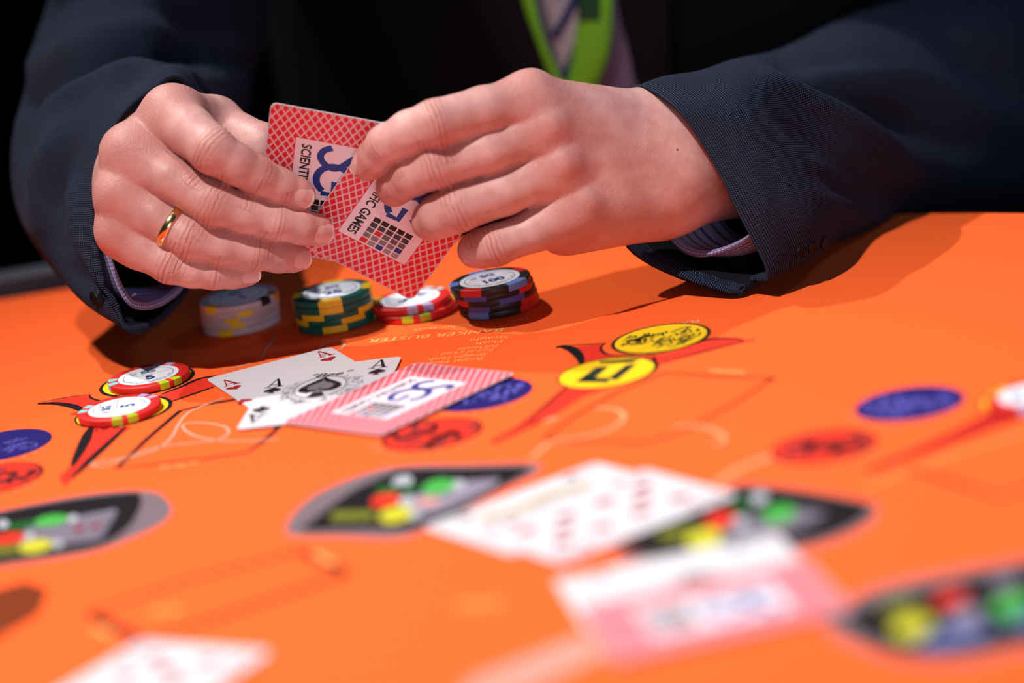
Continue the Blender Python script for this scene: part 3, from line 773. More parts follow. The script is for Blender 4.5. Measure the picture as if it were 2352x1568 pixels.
TOC = -FWD                                                        # towards the camera

def build_hand(fingers, thumb, palm, extra, h=0.85, cut=None):
    """fingers: list of [(px,py,z,r)...] MCP..tip; palm: capsules (a, b, ra, rb); returns verts (mm), quads, attributes, D"""
    pts = np.array([J(*q[:3]) for f in fingers + [thumb] for q in f] + [J(*q[:3]) for s_ in palm for q in s_[:2]])
    lo, hi = pts.min(0) - 24, pts.max(0) + 24
    G = SDF(lo, hi, h)
    Dp = G.field()
    for a, b, ra, rb, k in palm: G.seg(Dp, J(*a[:3]), J(*b[:3]), ra, rb, k)
    Df = G.field()
    for f in fingers:
        d = G.field()
        for a, b in zip(f[:-1], f[1:]): G.seg(d, J(*a[:3]), J(*b[:3]), a[3], b[3], 2.5)
        Df = smin(Df, d, .7)
    D = smin(Dp, Df, 9.0)
    d = G.field()
    for a, b in zip(thumb[:-1], thumb[1:]): G.seg(d, J(*a[:3]), J(*b[:3]), a[3], b[3], 3)
    D = smin(D, d, 4.0)
    for a, b, ra, rb, k in extra: G.seg(D, J(*a[:3]), J(*b[:3]), ra, rb, k)
    V, Q = surface_nets(D, G.lo, h)
    for _ in range(3):                                            # settle on the surface
        e = 0.6; g = np.stack([(sample(D, G.lo, h, V + np.eye(3)[i] * e) - sample(D, G.lo, h, V - np.eye(3)[i] * e)) / (2 * e) for i in range(3)], 1)
        V -= (sample(D, G.lo, h, V) / np.maximum((g ** 2).sum(1), .2))[:, None] * g * .8
    N = g / np.maximum(np.linalg.norm(g, axis=1), 1e-6)[:, None]
    # attributes: distance along each finger from its joints, and a mask near the joints
    mask = np.zeros(len(V)); along = np.zeros(len(V)); tipm = np.zeros(len(V)); best = np.full(len(V), 1e9); knu = np.zeros(len(V))
    for f in fingers:
        P = [J(*q[:3]) for q in f]; names = [q[4] if len(q) > 4 else '' for q in f]
        L = 0
        for i in range(len(P) - 1):
            a, b = P[i], P[i + 1]; dv = b - a; ln = np.linalg.norm(dv); t = np.clip((V - a) @ dv / ln ** 2, 0, 1)
            dist = np.linalg.norm(V - a - t[:, None] * dv, axis=1) - (f[i][3] + t * (f[i + 1][3] - f[i][3]))
            m = dist < best
            s_ = L + t * ln
            best[m] = dist[m]
            L += ln
        tot = L
        Ls = np.concatenate([[0], np.cumsum([np.linalg.norm(P[i + 1] - P[i]) for i in range(len(P) - 1)])])
        for i, nm in enumerate(names):
            if nm in ('pip', 'dip', 'mcp'):
                r_ = np.linalg.norm(V - P[i], axis=1) - f[i][3]
                w = {'pip': 4.6, 'dip': 2.6, 'mcp': 9}[nm]
                if nm == 'mcp': knu = np.maximum(knu, np.exp(-(np.maximum(r_, 0) / 7) ** 2))
                else:
                    # signed coordinate along the local axis
                    ax_ = P[i + 1] - P[i - 1]; ax_ /= np.linalg.norm(ax_)
                    sc = (V - P[i]) @ ax_
                    mm_ = np.exp(-(sc / w) ** 2) * (r_ < 9) * (.7 if nm == 'dip' else 1)
                    along = np.where(mm_ > mask, sc, along); mask = np.maximum(mask, mm_)
                    knu = np.maximum(knu, .8 * mm_)
        r_ = np.linalg.norm(V - P[-1], axis=1) - f[-1][3]
        tipm = np.maximum(tipm, np.exp(-(np.maximum(r_, 0) / 6) ** 2))
    return V, Q, N, dict(crease=mask, along=along, tip=tipm, knuckle=knu), (D, G.lo, h)

def nail(parent, field, tip, prev, dorsal, length, width, shift=0.0, side=0.0, tilt=0.0):
    """finger nail: a small curved plate pressed onto the finger end"""
    D, lo, h = field
    a = (tip - prev) / np.linalg.norm(tip - prev)
    d = dorsal - a * (dorsal @ a); d /= np.linalg.norm(d); s_ = np.cross(a, d)
    nu, nv = 15, 15
    V = []; ring = []
    for j in range(nv):
        v = j / (nv - 1)
        for i in range(nu):
            u = 2 * i / (nu - 1) - 1
            # outline: rounded at the root, gently curved at the free edge
            wv = width / 2 * (min(1, (1 - (1 - min(v / .45, 1)) ** 2.2) ** .5 if v < .45 else 1)) * (1 - .06 * v)
            if v > .86: wv *= 1 - .55 * ((v - .86) / .14) ** 2.5
            along = shift + length * (v - .5) + (.07 * length * (1 - u * u) if v > .5 else -.03 * length * (1 - u * u)) * abs(2 * v - 1)
            p = tip + a * along + s_ * (u * wv + side) + d * 22
            V.append(p)
    V = np.array(V)
    Cl = V.reshape(nv, nu, 3)[:, nu // 2].copy()                    # only the centre line is pressed onto the finger
    for _ in range(60):
        r = sample(D, lo, h, Cl); Cl = Cl - d * np.clip(r, -2, 2)[:, None] * .8
    Tc = (Cl - tip) @ d
    q = np.arange(nv); use = (q >= 2) & (q <= int(.72 * nv)); kk = np.polyfit(q[use], Tc[use], 1)
    lin = np.polyval(kk, q) - .012 * np.maximum(q - .6 * nv, 0) ** 2
    bl_ = np.clip((q / nv - .55) / .2, 0, 1); Tc = Tc * (1 - bl_) + lin * bl_
    Tc = np.convolve(np.pad(Tc, 1, 'edge'), [.25, .5, .25], 'valid')
    T = (V - tip) @ d
    uu = np.linspace(-1, 1, nu)
    wv_ = np.abs(((V - tip) @ s_).reshape(nv, nu) - side)
    R_ = width * .56
    prof_ = R_ - np.sqrt(np.maximum(R_ ** 2 - wv_ ** 2, .05 * R_ ** 2))
    V = V + d * ((Tc[:, None] - prof_ * .80).reshape(-1) - T)[:, None]
    off = np.array([[.02 + .30 * min(1, 2.0 * min(j / (nv - 1), 1)) * (1 - .25 * abs(2 * i / (nu - 1) - 1) ** 3) for i in range(nu)] for j in range(nv)])
    V = V + d * off.reshape(-1)[:, None]
    F = [(j * nu + i, j * nu + i + 1, (j + 1) * nu + i + 1, (j + 1) * nu + i) for j in range(nv - 1) for i in range(nu - 1)]
    me = mesh('fingernail', V * MM, F)
    for m_ in (NAILM, NAILTIP): me.materials.append(m_)
    for k, p in enumerate(me.polygons):
        if k // (nu - 1) >= nv - 3: p.material_index = 1
    # orient to the outside
    if len(me.polygons) and Vector(d).dot(me.polygons[len(me.polygons) // 2].normal) < 0: me.flip_normals()
    me.shade_smooth()
    o = link('fingernail', me, None, parent)
    md = o.modifiers.new('thick', 'SOLIDIFY'); md.thickness = .0005; md.offset = -1
    md = o.modifiers.new('sub', 'SUBSURF'); md.levels = 1; md.render_levels = 2
    return o

def skin_material():
    m = bpy.data.materials.new('skin'); m.use_nodes = True
    nt = m.node_tree; N = nt.nodes.new; L = nt.links.new; b = nt.nodes['Principled BSDF']
    tc = N('ShaderNodeTexCoord')
    def attr(n): a = N('ShaderNodeAttribute'); a.attribute_name = n; return a.outputs['Fac']
    def noise(sc, det=3, rough=.5, vec=None):
        n = N('ShaderNodeTexNoise'); n.inputs['Scale'].default_value = sc; n.inputs['Detail'].default_value = det; n.inputs['Roughness'].default_value = rough
        L(vec or tc.outputs['Object'], n.inputs['Vector']); return n.outputs['Fac']
    def mixc(f, a, c_, blend='MIX'):
        x = N('ShaderNodeMix'); x.data_type = 'RGBA'; x.blend_type = blend
        for i, v in ((0, f), (6, a), (7, c_)):
            if isinstance(v, (float, int)): x.inputs[i].default_value = v
            elif isinstance(v, tuple): x.inputs[i].default_value = (*v, 1)
            else: L(v, x.inputs[i])
        return x.outputs[2]
    def mr(v, a, b_, c_=0., d=1.):
        r = N('ShaderNodeMapRange'); L(v, r.inputs[0])
        for i, q in enumerate((a, b_, c_, d)): r.inputs[i + 1].default_value = q
        return r.outputs[0]
    base = mixc(mr(noise(38, 4), .35, .68), (.48, .23, .20), (.66, .39, .35))
    base = mixc(mr(noise(170, 3), .42, .70, 0, .35), base, (.49, .195, .165))
    base = mixc(math_n(nt, 'MULTIPLY', attr('knuckle'), .55), base, (.55, .215, .18))
    base = mixc(math_n(nt, 'MULTIPLY', attr('tip'), .40), base, (.62, .235, .19))
    # crease lines across the joints
    sp = N('ShaderNodeCombineXYZ')
    wob = math_n(nt, 'MULTIPLY', math_n(nt, 'SUBTRACT', noise(150, 2, .6), .5), 2.6)
    s_ = math_n(nt, 'ADD', attr('along'), wob)
    cr = math_n(nt, 'COSINE', math_n(nt, 'MULTIPLY', s_, 2 * math.pi / 2.4))
    cr = math_n(nt, 'POWER', math_n(nt, 'MAXIMUM', mr(cr, -1, 1), .0), 5.0)
    pat = mr(noise(140, 2), .30, .50)
    cr = math_n(nt, 'MULTIPLY', math_n(nt, 'MULTIPLY', cr, attr('crease')), pat)
    base = mixc(math_n(nt, 'MULTIPLY', cr, .75), base, (.34, .10, .07))
    L(base, b.inputs['Base Color'])
    vo = N('ShaderNodeTexVoronoi'); vo.feature = 'DISTANCE_TO_EDGE'; vo.inputs['Scale'].default_value = 780
    mp = N('ShaderNodeMapping'); mp.inputs['Scale'].default_value = (1, 1.5, .8); L(tc.outputs['Object'], mp.inputs['Vector']); L(mp.outputs[0], vo.inputs['Vector'])
    cell = mr(vo.outputs['Distance'], 0, .18)
    fine = noise(1500, 2)
    hgt = math_n(nt, 'ADD', math_n(nt, 'MULTIPLY', cell, .14), math_n(nt, 'MULTIPLY', fine, .22))
    v2 = N('ShaderNodeTexVoronoi'); v2.feature = 'DISTANCE_TO_EDGE'; v2.inputs['Scale'].default_value = 300
    m2 = N('ShaderNodeMapping'); m2.inputs['Scale'].default_value = (1.4, 1.0, .55); m2.inputs['Rotation'].default_value = (0, .5, 0)
    ns = N('ShaderNodeTexNoise'); ns.inputs['Scale'].default_value = 200; L(tc.outputs['Object'], ns.inputs['Vector'])
    va = N('ShaderNodeVectorMath'); va.operation = 'MULTIPLY_ADD'; va.inputs[1].default_value = (.004, .004, .004)
    L(ns.outputs['Color'], va.inputs[0]); L(tc.outputs['Object'], va.inputs[2]); L(va.outputs[0], m2.inputs['Vector']); L(m2.outputs[0], v2.inputs['Vector'])
    hgt = math_n(nt, 'ADD', hgt, math_n(nt, 'MULTIPLY', mr(v2.outputs['Distance'], 0, .10), .13))
    hgt = math_n(nt, 'MULTIPLY', hgt, mr(math_n(nt, 'ADD', noise(60, 2), math_n(nt, 'MULTIPLY', attr('knuckle'), .35)), .35, .8, .25, 1.5))
    hgt = math_n(nt, 'SUBTRACT', hgt, math_n(nt, 'MULTIPLY', cr, 1.0))
    hgt = math_n(nt, 'ADD', hgt, math_n(nt, 'MULTIPLY', noise(110, 3), .9))
    bp = N('ShaderNodeBump'); bp.inputs['Strength'].default_value = .55; bp.inputs['Distance'].default_value = .0006
    L(hgt, bp.inputs['Height']); L(bp.outputs[0], b.inputs['Normal'])
    b.inputs['Roughness'].default_value = .43; b.inputs['Specular IOR Level'].default_value = .36
    b.inputs['Subsurface Weight'].default_value = .22; b.inputs['Subsurface Radius'].default_value = (1, .35, .2); b.inputs['Subsurface Scale'].default_value = .0022
    return m
SKIN = skin_material()
NAILM = mat('fingernail', (.66, .38, .36), .22, .5); NAILTIP = mat('fingernail_tip', (.82, .70, .64), .28, .5)

# image-left hand: the dealer's right hand, wedding ring
A1 = [(392, 264, 6, 12.5, 'mcp'), (438, 302, 19, 11.6), (489, 346, 30, 11.0, 'pip'), (540, 376, 27, 9.7), (590, 403, 22, 9.1, 'dip'), (640, 427, 15, 8.5), (682, 444, 10, 7.5), (691, 448, 9, 6.6)]
B1 = [(303, 352, 9, 12.2, 'mcp'), (390, 408, 17, 10.4), (489, 466, 21, 10.5, 'pip'), (560, 490, 18, 9.2), (632, 509, 13, 8.8, 'dip'), (690, 521, 7, 8.2), (724, 527, 2, 7.3), (733, 529, .8, 6.4)]
C1 = [(283, 446, 8, 11.5, 'mcp'), (352, 495, 13, 9.9), (435, 545, 15, 10.0, 'pip'), (510, 566, 12, 8.9), (585, 579, 8, 8.5, 'dip'), (640, 587, 2, 7.9), (672, 590, -3, 7.1), (681, 591, -4.5, 6.2)]
D1 = [(280, 532, 5, 10.5, 'mcp'), (325, 572, 8, 9.3), (390, 606, 9, 9.2, 'pip'), (440, 620, 8, 8.2), (490, 626, 6, 7.8, 'dip'), (535, 627, 3, 7.2), (565, 625, .5, 6.4), (572, 624.5, 0, 5.6)]
T1 = [(360, 360, -42, 16), (490, 288, -24, 12.5), (600, 334, -4, 10.5), (690, 392, -7, 9.5), (755, 435, -9, 8)]
P1 = [((392, 264, 6), (340, 330, -48), 12.0, 15, 0), ((303, 352, 9), (300, 372, -46), 12.0, 15, 13), ((283, 446, 8), (296, 410, -42), 11.3, 15, 13), ((280, 532, 5), (296, 440, -36), 10.5, 15, 13),
      ((330, 335, -6), (290, 460, -4), 11.0, 11, 8), ((430, 380, -6), (360, 520, -2), 9.0, 8.5, 8),
      ((394, 268, -2), (300, 352, 6), 10.6, 10.8, 6), ((300, 352, 6), (286, 446, 5), 10.8, 10.2, 6), ((286, 446, 5), (284, 530, 2), 10.2, 9.4, 6),
      ((300, 345, -60), (300, 420, -58), 21, 21, 12), ((300, 385, -60), (310, 350, -150), 25, 28, 14), ((330, 540, -2), (310, 460, -38), 12, 15, 10), ((360, 360, -40), (480, 294, -24), 14, 12, 10), ((428, 268, -6), (500, 284, -24), 11.5, 11, 12)]
X1 = [((392, 252, 7), (388, 248, 5), 7, 6, 8), ((286, 348, 13), (281, 344, 9), 6, 5.5, 8), ((271, 440, 13), (267, 438, 9), 5.5, 5, 8), ((272, 532, 9), (269, 530, 6), 5, 5, 8),
      ((300, 352, 10), (286, 366, -30), 5, 4, 7), ((400, 270, 2), (480, 300, -20), 8, 8, 10)]
# image-right hand: the dealer's left hand
A2 = [(1215, 234, 30, 12.6, 'mcp'), (1110, 254, 40, 11.2), (1000, 283, 48, 11.0, 'pip'), (940, 303, 44, 9.9), (885, 332, 36, 9.0, 'dip'), (862, 358, 29, 8.2), (847, 376, 24, 7.3), (842, 382, 22.5, 6.6)]
B2 = [(1248, 300, 29, 12.2, 'mcp'), (1120, 345, 37, 10.9), (1000, 377, 39, 11.2, 'pip'), (950, 398, 31, 10.4), (918, 418, 23, 9.3, 'dip'), (908, 428, 18, 8.6), (905, 435, 16, 8.0)]
C2 = [(1280, 385, 26, 12, 'mcp'), (1160, 440, 31, 10.9), (1050, 478, 33, 11.2, 'pip'), (1012, 494, 27, 10.4), (992, 506, 19, 9.0, 'dip'), (985, 512, 14, 8.2)]
D2 = [(1318, 478, 20, 11, 'mcp'), (1225, 530, 24, 9.7), (1138, 563, 26, 9.6, 'pip'), (1108, 570, 20, 9.0), (1092, 574, 12, 8.0, 'dip'), (1086, 578, 6, 7.2)]
T2 = [(1480, 340, -20, 16), (1270, 345, -10, 13), (1060, 385, 6, 10.5), (980, 405, 3, 9.5), (915, 425, 0, 8)]
P2 = [((1215, 234, 30), (1510, 292, -8), 12.6, 16, 0), ((1248, 300, 29), (1520, 340, -4), 12, 16, 12), ((1280, 385, 26), (1530, 390, -5), 11.5, 16, 12), ((1318, 478, 20), (1530, 435, -8), 11.5, 17, 12),
      ((1220, 240, 27), (1252, 302, 26), 11, 11, 5), ((1252, 302, 26), (1284, 386, 23), 11, 10.5, 5), ((1284, 386, 23), (1322, 478, 17), 10.5, 10, 5),
      ((1260, 300, 18), (1320, 470, 12), 12, 12, 10), ((1300, 505, 8), (1500, 468, -6), 17, 17, 10),
      ((1500, 310, -12), (1510, 430, -12), 20, 20, 12), ((1560, 350, -15), (1780, 310, -75), 27, 29, 16), ((1560, 400, -16), (1700, 380, -50), 24, 25, 12), ((1480, 340, -20), (1300, 340, -6), 15, 14, 10)]
X2 = [((1218, 200, 33), (1224, 196, 31), 6.8, 6, 6), ((1258, 286, 38.5), (1270, 284, 36.5), 6.3, 6, 5), ((1292, 373, 35), (1300, 371, 33), 5.8, 6, 5), ((1345, 460, 27), (1352, 458, 25), 5.2, 5, 4.5),
      ((1275, 285, 34), (1500, 330, 9), 3.2, 3.0, 5), ((1310, 372, 30), (1500, 365, 12), 3.0, 3.0, 5), ((1230, 212, 36), (1480, 290, 6), 3.2, 3.0, 5)]
person = tag(empty('person', tuple(atd(1350, 300, -330)[:2]) + (-.76,)), 'person in a dark suit with green lanyard holding two cards in both hands', 'person')
PINV = Matrix.Translation(-Vector(person.location))
def pchild(o): o.matrix_parent_inverse = PINV; return o
H = []
for f, t, p, x in (((A1, B1, C1, D1), T1, P1, X1), ((A2, B2, C2, D2), T2, P2, X2)):
    H.append(build_hand(list(f), t, p, x))
Vs, Qs, at_ = [], [], {k: [] for k in H[0][3]}
o_ = 0
for V, Q, N_, A_, fld in H:
    Vs.append(V); Qs.append(Q + o_); o_ += len(V)
    for k in A_: at_[k].append(A_[k])
Vs = np.vstack(Vs) * MM; Qs = np.vstack(Qs)
me = bpy.data.meshes.new('body')
me.vertices.add(len(Vs)); me.vertices.foreach_set('co', Vs.ravel())
me.loops.add(Qs.size); me.loops.foreach_set('vertex_index', Qs.ravel())
me.polygons.add(len(Qs)); me.polygons.foreach_set('loop_start', np.arange(0, Qs.size, 4)); me.polygons.foreach_set('loop_total', np.full(len(Qs), 4))
me.update(); me.validate()
for k, a in at_.items():
    q = me.attributes.new(k, 'FLOAT', 'POINT'); q.data.foreach_set('value', np.concatenate(a).astype(np.float32))
body = pchild(link('body', me, SKIN, person, True))
for i, (f, dor, ln, wd, sh, sd) in enumerate(((A1, TOC + RT * .02 - UP * .12, 10.5, 10.6, -1.5, 0), (B1, TOC + RT * .05 - UP * .25, 11.0, 11.0, -1.0, 0), (C1, TOC - UP * .15, 10.5, 10.2, -1.0, 0), (D1, TOC - UP * .45, 9.5, 8.4, -1.0, 0))):
    pchild(nail(person, H[0][4], J(*f[-1][:3]), J(*f[-3][:3]), dor, ln, wd, sh, sd))
pchild(nail(person, H[1][4], J(*A2[-1][:3]), J(*A2[-3][:3]), TOC * .55 - RT * .9 + UP * .25, 10.5, 10.0, -1.0, 0))
# small mole near the image-right wrist
from mathutils.bvhtree import BVHTree
tr_ = BVHTree.FromPolygons([tuple(v) for v in Vs], [tuple(q) for q in Qs])
loc, nor, _, _ = tr_.ray_cast(Vector(CAM), Vector(ray(1556, 344)).normalized())
if loc is not None:
    if nor.dot(Vector(FWD)) > 0: nor = -nor
    Vb = [(0, 0, .0004)] + [(.0007 * math.cos(t), .0007 * math.sin(t), -.0001) for t in np.linspace(0, 6.283, 12, endpoint=False)]
    o = link('mole', mesh('mole', Vb, [(0, 1 + i, 1 + (i + 1) % 12) for i in range(12)]), mat('mole', (.16, .07, .05), .6, .2), person, True)
    M_ = nor.to_track_quat('Z', 'Y').to_matrix().to_4x4(); M_.translation = loc; o.matrix_parent_inverse = PINV; o.matrix_basis = M_
# wedding ring
def torus_band(name, c, ax, r, w, th, m, parent, n=64):
    ax = ax / np.linalg.norm(ax); e1 = np.cross(ax, UP); e1 /= np.linalg.norm(e1); e2 = np.cross(ax, e1)
    pr = [(th * .5 * math.cos(t) * (1 if math.cos(t) > 0 else .6), w / 2 * math.sin(t)) for t in np.linspace(0, 2 * math.pi, 14, endpoint=False)]
    V, Fc = [], []
    for i in range(n):
        a = 2 * math.pi * i / n; d = e1 * math.cos(a) + e2 * math.sin(a)
        V += [c + d * (r + q[0]) + ax * q[1] for q in pr]
    for i in range(n):
        for j in range(14): Fc.append((i * 14 + j, i * 14 + (j + 1) % 14, ((i + 1) % n) * 14 + (j + 1) % 14, ((i + 1) % n) * 14 + j))
    me = mesh(name, np.array(V) * MM, Fc)
    bm = bmesh.new(); bm.from_mesh(me); bmesh.ops.recalc_face_normals(bm, faces=bm.faces[:]); bm.to_mesh(me); bm.free()
    return link(name, me, m, parent, True)
rc = (J(394, 520, 14)); rax = J(435, 545, 15) - J(352, 495, 13)
GOLD = mat('gold', (.84, .62, .30), .20, .5, 1.0)
q = pchild(torus_band('ring', rc, rax, 10.5, 3.8, 1.4, GOLD, person)); q['label'] = 'plain gold wedding ring'
# ------------------------------------------------------------------ clothes
from mathutils.bvhtree import BVHTree
def cloth_material(name, base, dot, pitch, amount=1.0, rough=.75):
    m = bpy.data.materials.new(name); m.use_nodes = True
    nt = m.node_tree; L = nt.links.new; b = nt.nodes['Principled BSDF']
    uv = nt.nodes.new('ShaderNodeUVMap'); sp = nt.nodes.new('ShaderNodeSeparateXYZ'); L(uv.outputs[0], sp.inputs[0])
    f = []
    for op in ('ADD', 'SUBTRACT'):
        q = math_n(nt, 'DIVIDE', math_n(nt, op, sp.outputs[0], sp.outputs[1]), pitch)
        f.append(math_n(nt, 'SINE', math_n(nt, 'MULTIPLY', q, 2 * math.pi)))
    pr = math_n(nt, 'MULTIPLY', f[0], f[1])
    r = nt.nodes.new('ShaderNodeMapRange'); L(pr, r.inputs[0]); r.inputs[1].default_value = .42; r.inputs[2].default_value = .95; r.inputs[4].default_value = amount
    mx = nt.nodes.new('ShaderNodeMix'); mx.data_type = 'RGBA'; mx.inputs[6].default_value = (*base, 1); mx.inputs[7].default_value = (*dot, 1)
    L(r.outputs[0], mx.inputs[0]); L(mx.outputs[2], b.inputs['Base Color'])
    b.inputs['Roughness'].default_value = .92; b.inputs['Specular IOR Level'].default_value = .04
    b.inputs['Sheen Weight'].default_value = .02; b.inputs['Sheen Roughness'].default_value = .4; b.inputs['Sheen Tint'].default_value = (.5, .65, 1, 1)
    bp = nt.nodes.new('ShaderNodeBump'); bp.inputs['Strength'].default_value = .35; bp.inputs['Distance'].default_value = .0003
    L(r.outputs[0], bp.inputs['Height']); L(bp.outputs[0], b.inputs['Normal'])
    return m
SUIT = cloth_material('suit_cloth', (.0035, .0058, .014), (.14, .165, .245), 2.4)
LINING = mat('jacket_lining', (.006, .006, .009), .5, .3)
SUITP = mat('suit_plain', (.0035, .0035, .0055), .85, .15)
def shirt_material():
    m = mat('shirt_cloth', (.40, .34, .46), .7, .2)
    nt = m.node_tree; L = nt.links.new; b = nt.nodes['Principled BSDF']
    uv = nt.nodes.new('ShaderNodeUVMap'); sp = nt.nodes.new('ShaderNodeSeparateXYZ'); L(uv.outputs[0], sp.inputs[0])
    g = [math_n(nt, 'LESS_THAN', math_n(nt, 'FRACT', math_n(nt, 'DIVIDE', sp.outputs[i], p)), .26) for i, p in ((0, 2.6), (1, 1.9))]
    w = math_n(nt, 'MAXIMUM', g[0], math_n(nt, 'MULTIPLY', g[1], .7))
    mx = nt.nodes.new('ShaderNodeMix'); mx.data_type = 'RGBA'; mx.inputs[6].default_value = (.32, .28, .40, 1); mx.inputs[7].default_value = (.05, .045, .20, 1)
    L(w, mx.inputs[0]); L(mx.outputs[2], b.inputs['Base Color'])
    return m
SHIRT = shirt_material()
def project(P):
    d = P - CAM; z = d @ FWD
    return np.stack([CX + FPX * (d @ RT) / z, CY - FPX * (d @ UP) / z], -1)
def seg_dist(Q, A):
    A = np.asarray(A, float); best = np.full(Q.shape[:-1], 1e9); tt = np.zeros_like(best)
    for i in range(len(A) - 1):
        d = A[i + 1] - A[i]; t = np.clip(((Q - A[i]) @ d) / (d @ d), 0, 1)
        r = np.linalg.norm(Q - A[i] - t[..., None] * d, axis=-1); m = r < best
        best = np.where(m, r, best); tt = np.where(m, (i + t) / (len(A) - 1), tt)
    return best, tt
def loft(name, rings, m, parent, nr=10, na=10, ridges=(), hem=0.0, noise=0.0, inner=True, seed=0):
    R3 = np.array([[atd(*p) for p in r] for r in rings])                    # rings x 8 x 3
    rows = catmull(R3.reshape(len(rings), -1), nr).reshape(-1, R3.shape[1], 3)
    G = np.array([catmull(r, na, True) for r in rows])                      # along x around x 3
    def normals(G):
        du = np.gradient(G, axis=0); dv = np.roll(G, -1, 1) - np.roll(G, 1, 1)
        N = np.cross(dv, du); N /= np.linalg.norm(N, axis=2)[..., None] + 1e-12
        cen = G.mean(1, keepdims=True)
        if ((N * (G - cen)).sum(2)).mean() < 0: N = -N
        return N
    N = normals(G)
    pix = project(G); face = ((CAM - G) * N).sum(2) > 0
    disp = np.zeros(G.shape[:2])
    for pts, wd, amp in ridges:
        d, t = seg_dist(pix, pts); disp += amp * np.exp(-(d / wd) ** 2) * face * np.sin(np.pi * np.clip(.12 + .76 * t, 0, 1))
    if noise:
        g = np.random.default_rng(seed); u = np.linspace(0, 1, G.shape[0])[:, None]; v = np.linspace(0, 1, G.shape[1], endpoint=False)[None]
        for _ in range(9):
            a, b, ph = g.uniform(1, 7), g.integers(1, 5), g.uniform(0, 6.28)
            disp += noise / 3 * np.sin(6.28 * (a * u + b * v) + ph) * np.minimum(1, u * 6)
    G = G + N * disp[..., None] * MM
    n, k = G.shape[:2]
    # UV in millimetres
    U = np.concatenate([np.zeros((1, k)), np.cumsum(np.linalg.norm(np.diff(G, axis=0), axis=2), 0)]) / MM
    per = np.linalg.norm(np.roll(G, -1, 1) - G, axis=2).mean(0); Vv = np.concatenate([[0], np.cumsum(per)]) / MM
    rowsall = [G]; 
    if inner:
        cen = G[:14].mean(1, keepdims=True)
        N2 = normals(G)
        L0 = [G[0] + (N2[0] * .0006 - (G[2] - G[0]) * .05), G[0] - N2[0] * .0012]
        L1 = [G[i] - N2[i] * .0028 for i in (1, 2, 4, 6, 9, 12)]
        pre = np.array(L1[::-1] + L0[::-1])
        rowsall = [pre, G]
    A = np.vstack(rowsall); n = len(A); npre = n - len(G)
    over = np.hypot(A[..., 0] - CC_[0], A[..., 1] - CC_[1]) < RAD + .012
    A[..., 2] = np.where(over, np.maximum(A[..., 2], .0012), A[..., 2])          # cloth rests on the felt
    Uall = np.vstack([np.repeat(np.linspace(-npre * 3, -.5, npre)[:, None], k, 1), U]) if npre else U
    F, UVs, mi = [], [], []
    for i in range(n - 1):
        for j in range(k):
            j2 = (j + 1) % k
            F.append((i * k + j, i * k + j2, (i + 1) * k + j2, (i + 1) * k + j))
            UVs += [(Uall[i, j], Vv[j]), (Uall[i, j2], Vv[j + 1]), (Uall[i + 1, j2], Vv[j + 1]), (Uall[i + 1, j], Vv[j])]
            mi.append(1 if i < 3 else 0)
    me = mesh(name, A.reshape(-1, 3), F)
    uvl = me.uv_layers.new(name='UVMap'); uvl.data.foreach_set('uv', np.array(UVs, np.float32).ravel())
    for q in (m if isinstance(m, list) else [m]): me.materials.append(q)
    if isinstance(m, list): me.polygons.foreach_set('material_index', mi)
    # normals to the outside
    p = me.polygons[(n // 2) * k + 3]; c_ = A[n // 2].mean(0)
    if Vector(p.center - Vector(c_)).dot(p.normal) < 0: me.flip_normals()
    return pchild(link(name, me, None, parent, True)), G
RS = [[(1447, 206, -10), (1535, 232, 20), (1622, 345, 26), (1700, 500, 28), (1766, 634, 20), (1718, 648, 5), (1668, 673, 4), (1442, 568, -24), (1425, 380, -44)],
      [(1520, 184, -22), (1610, 212, 18), (1700, 340, 26), (1772, 480, 28), (1815, 606, 14), (1790, 622, 0), (1735, 640, -12), (1540, 560, -42), (1490, 355, -62)],
      [(1620, 158, -44), (1712, 190, 4), (1790, 330, 16), (1850, 470, 16), (1880, 572, -2), (1845, 592, -18), (1800, 602, -34), (1650, 530, -74), (1575, 320, -91)],
      [(1770, 120, -98), (1850, 165, -43), (1915, 310, -28), (1965, 440, -34), (1972, 528, -58), (1940, 548, -76), (1895, 560, -93), (1790, 480, -138), (1715, 260, -148)],
      [(1985, 22, -182), (2055, 110, -117), (2110, 270, -100), (2150, 410, -107), (2142, 490, -134), (2110, 500, -152), (2070, 508, -172), (1970, 430, -227), (1915, 190, -232)],
      [(2230, -70, -260), (2310, 10, -190), (2370, 220, -172), (2400, 395, -182), (2390, 468, -210), (2350, 474, -230), (2310, 476, -255), (2220, 380, -310), (2160, 110, -310)],
      [(2430, -170, -320), (2530, -70, -245), (2620, 120, -230), (2660, 310, -250), (2660, 430, -295), (2645, 436, -330), (2620, 425, -360), (2520, 250, -390), (2440, 10, -375)],
      [(2330, -420, -380), (2440, -390, -310), (2580, -350, -300), (2710, -310, -330), (2750, -290, -390), (2725, -300, -422), (2690, -320, -450), (2530, -370, -470), (2390, -400, -450)],
      [(2080, -900, -430), (2180, -960, -360), (2320, -900, -350), (2430, -820, -380), (2470, -800, -440), (2450, -812, -470), (2420, -830, -500), (2270, -870, -520), (2140, -900, -500)]]
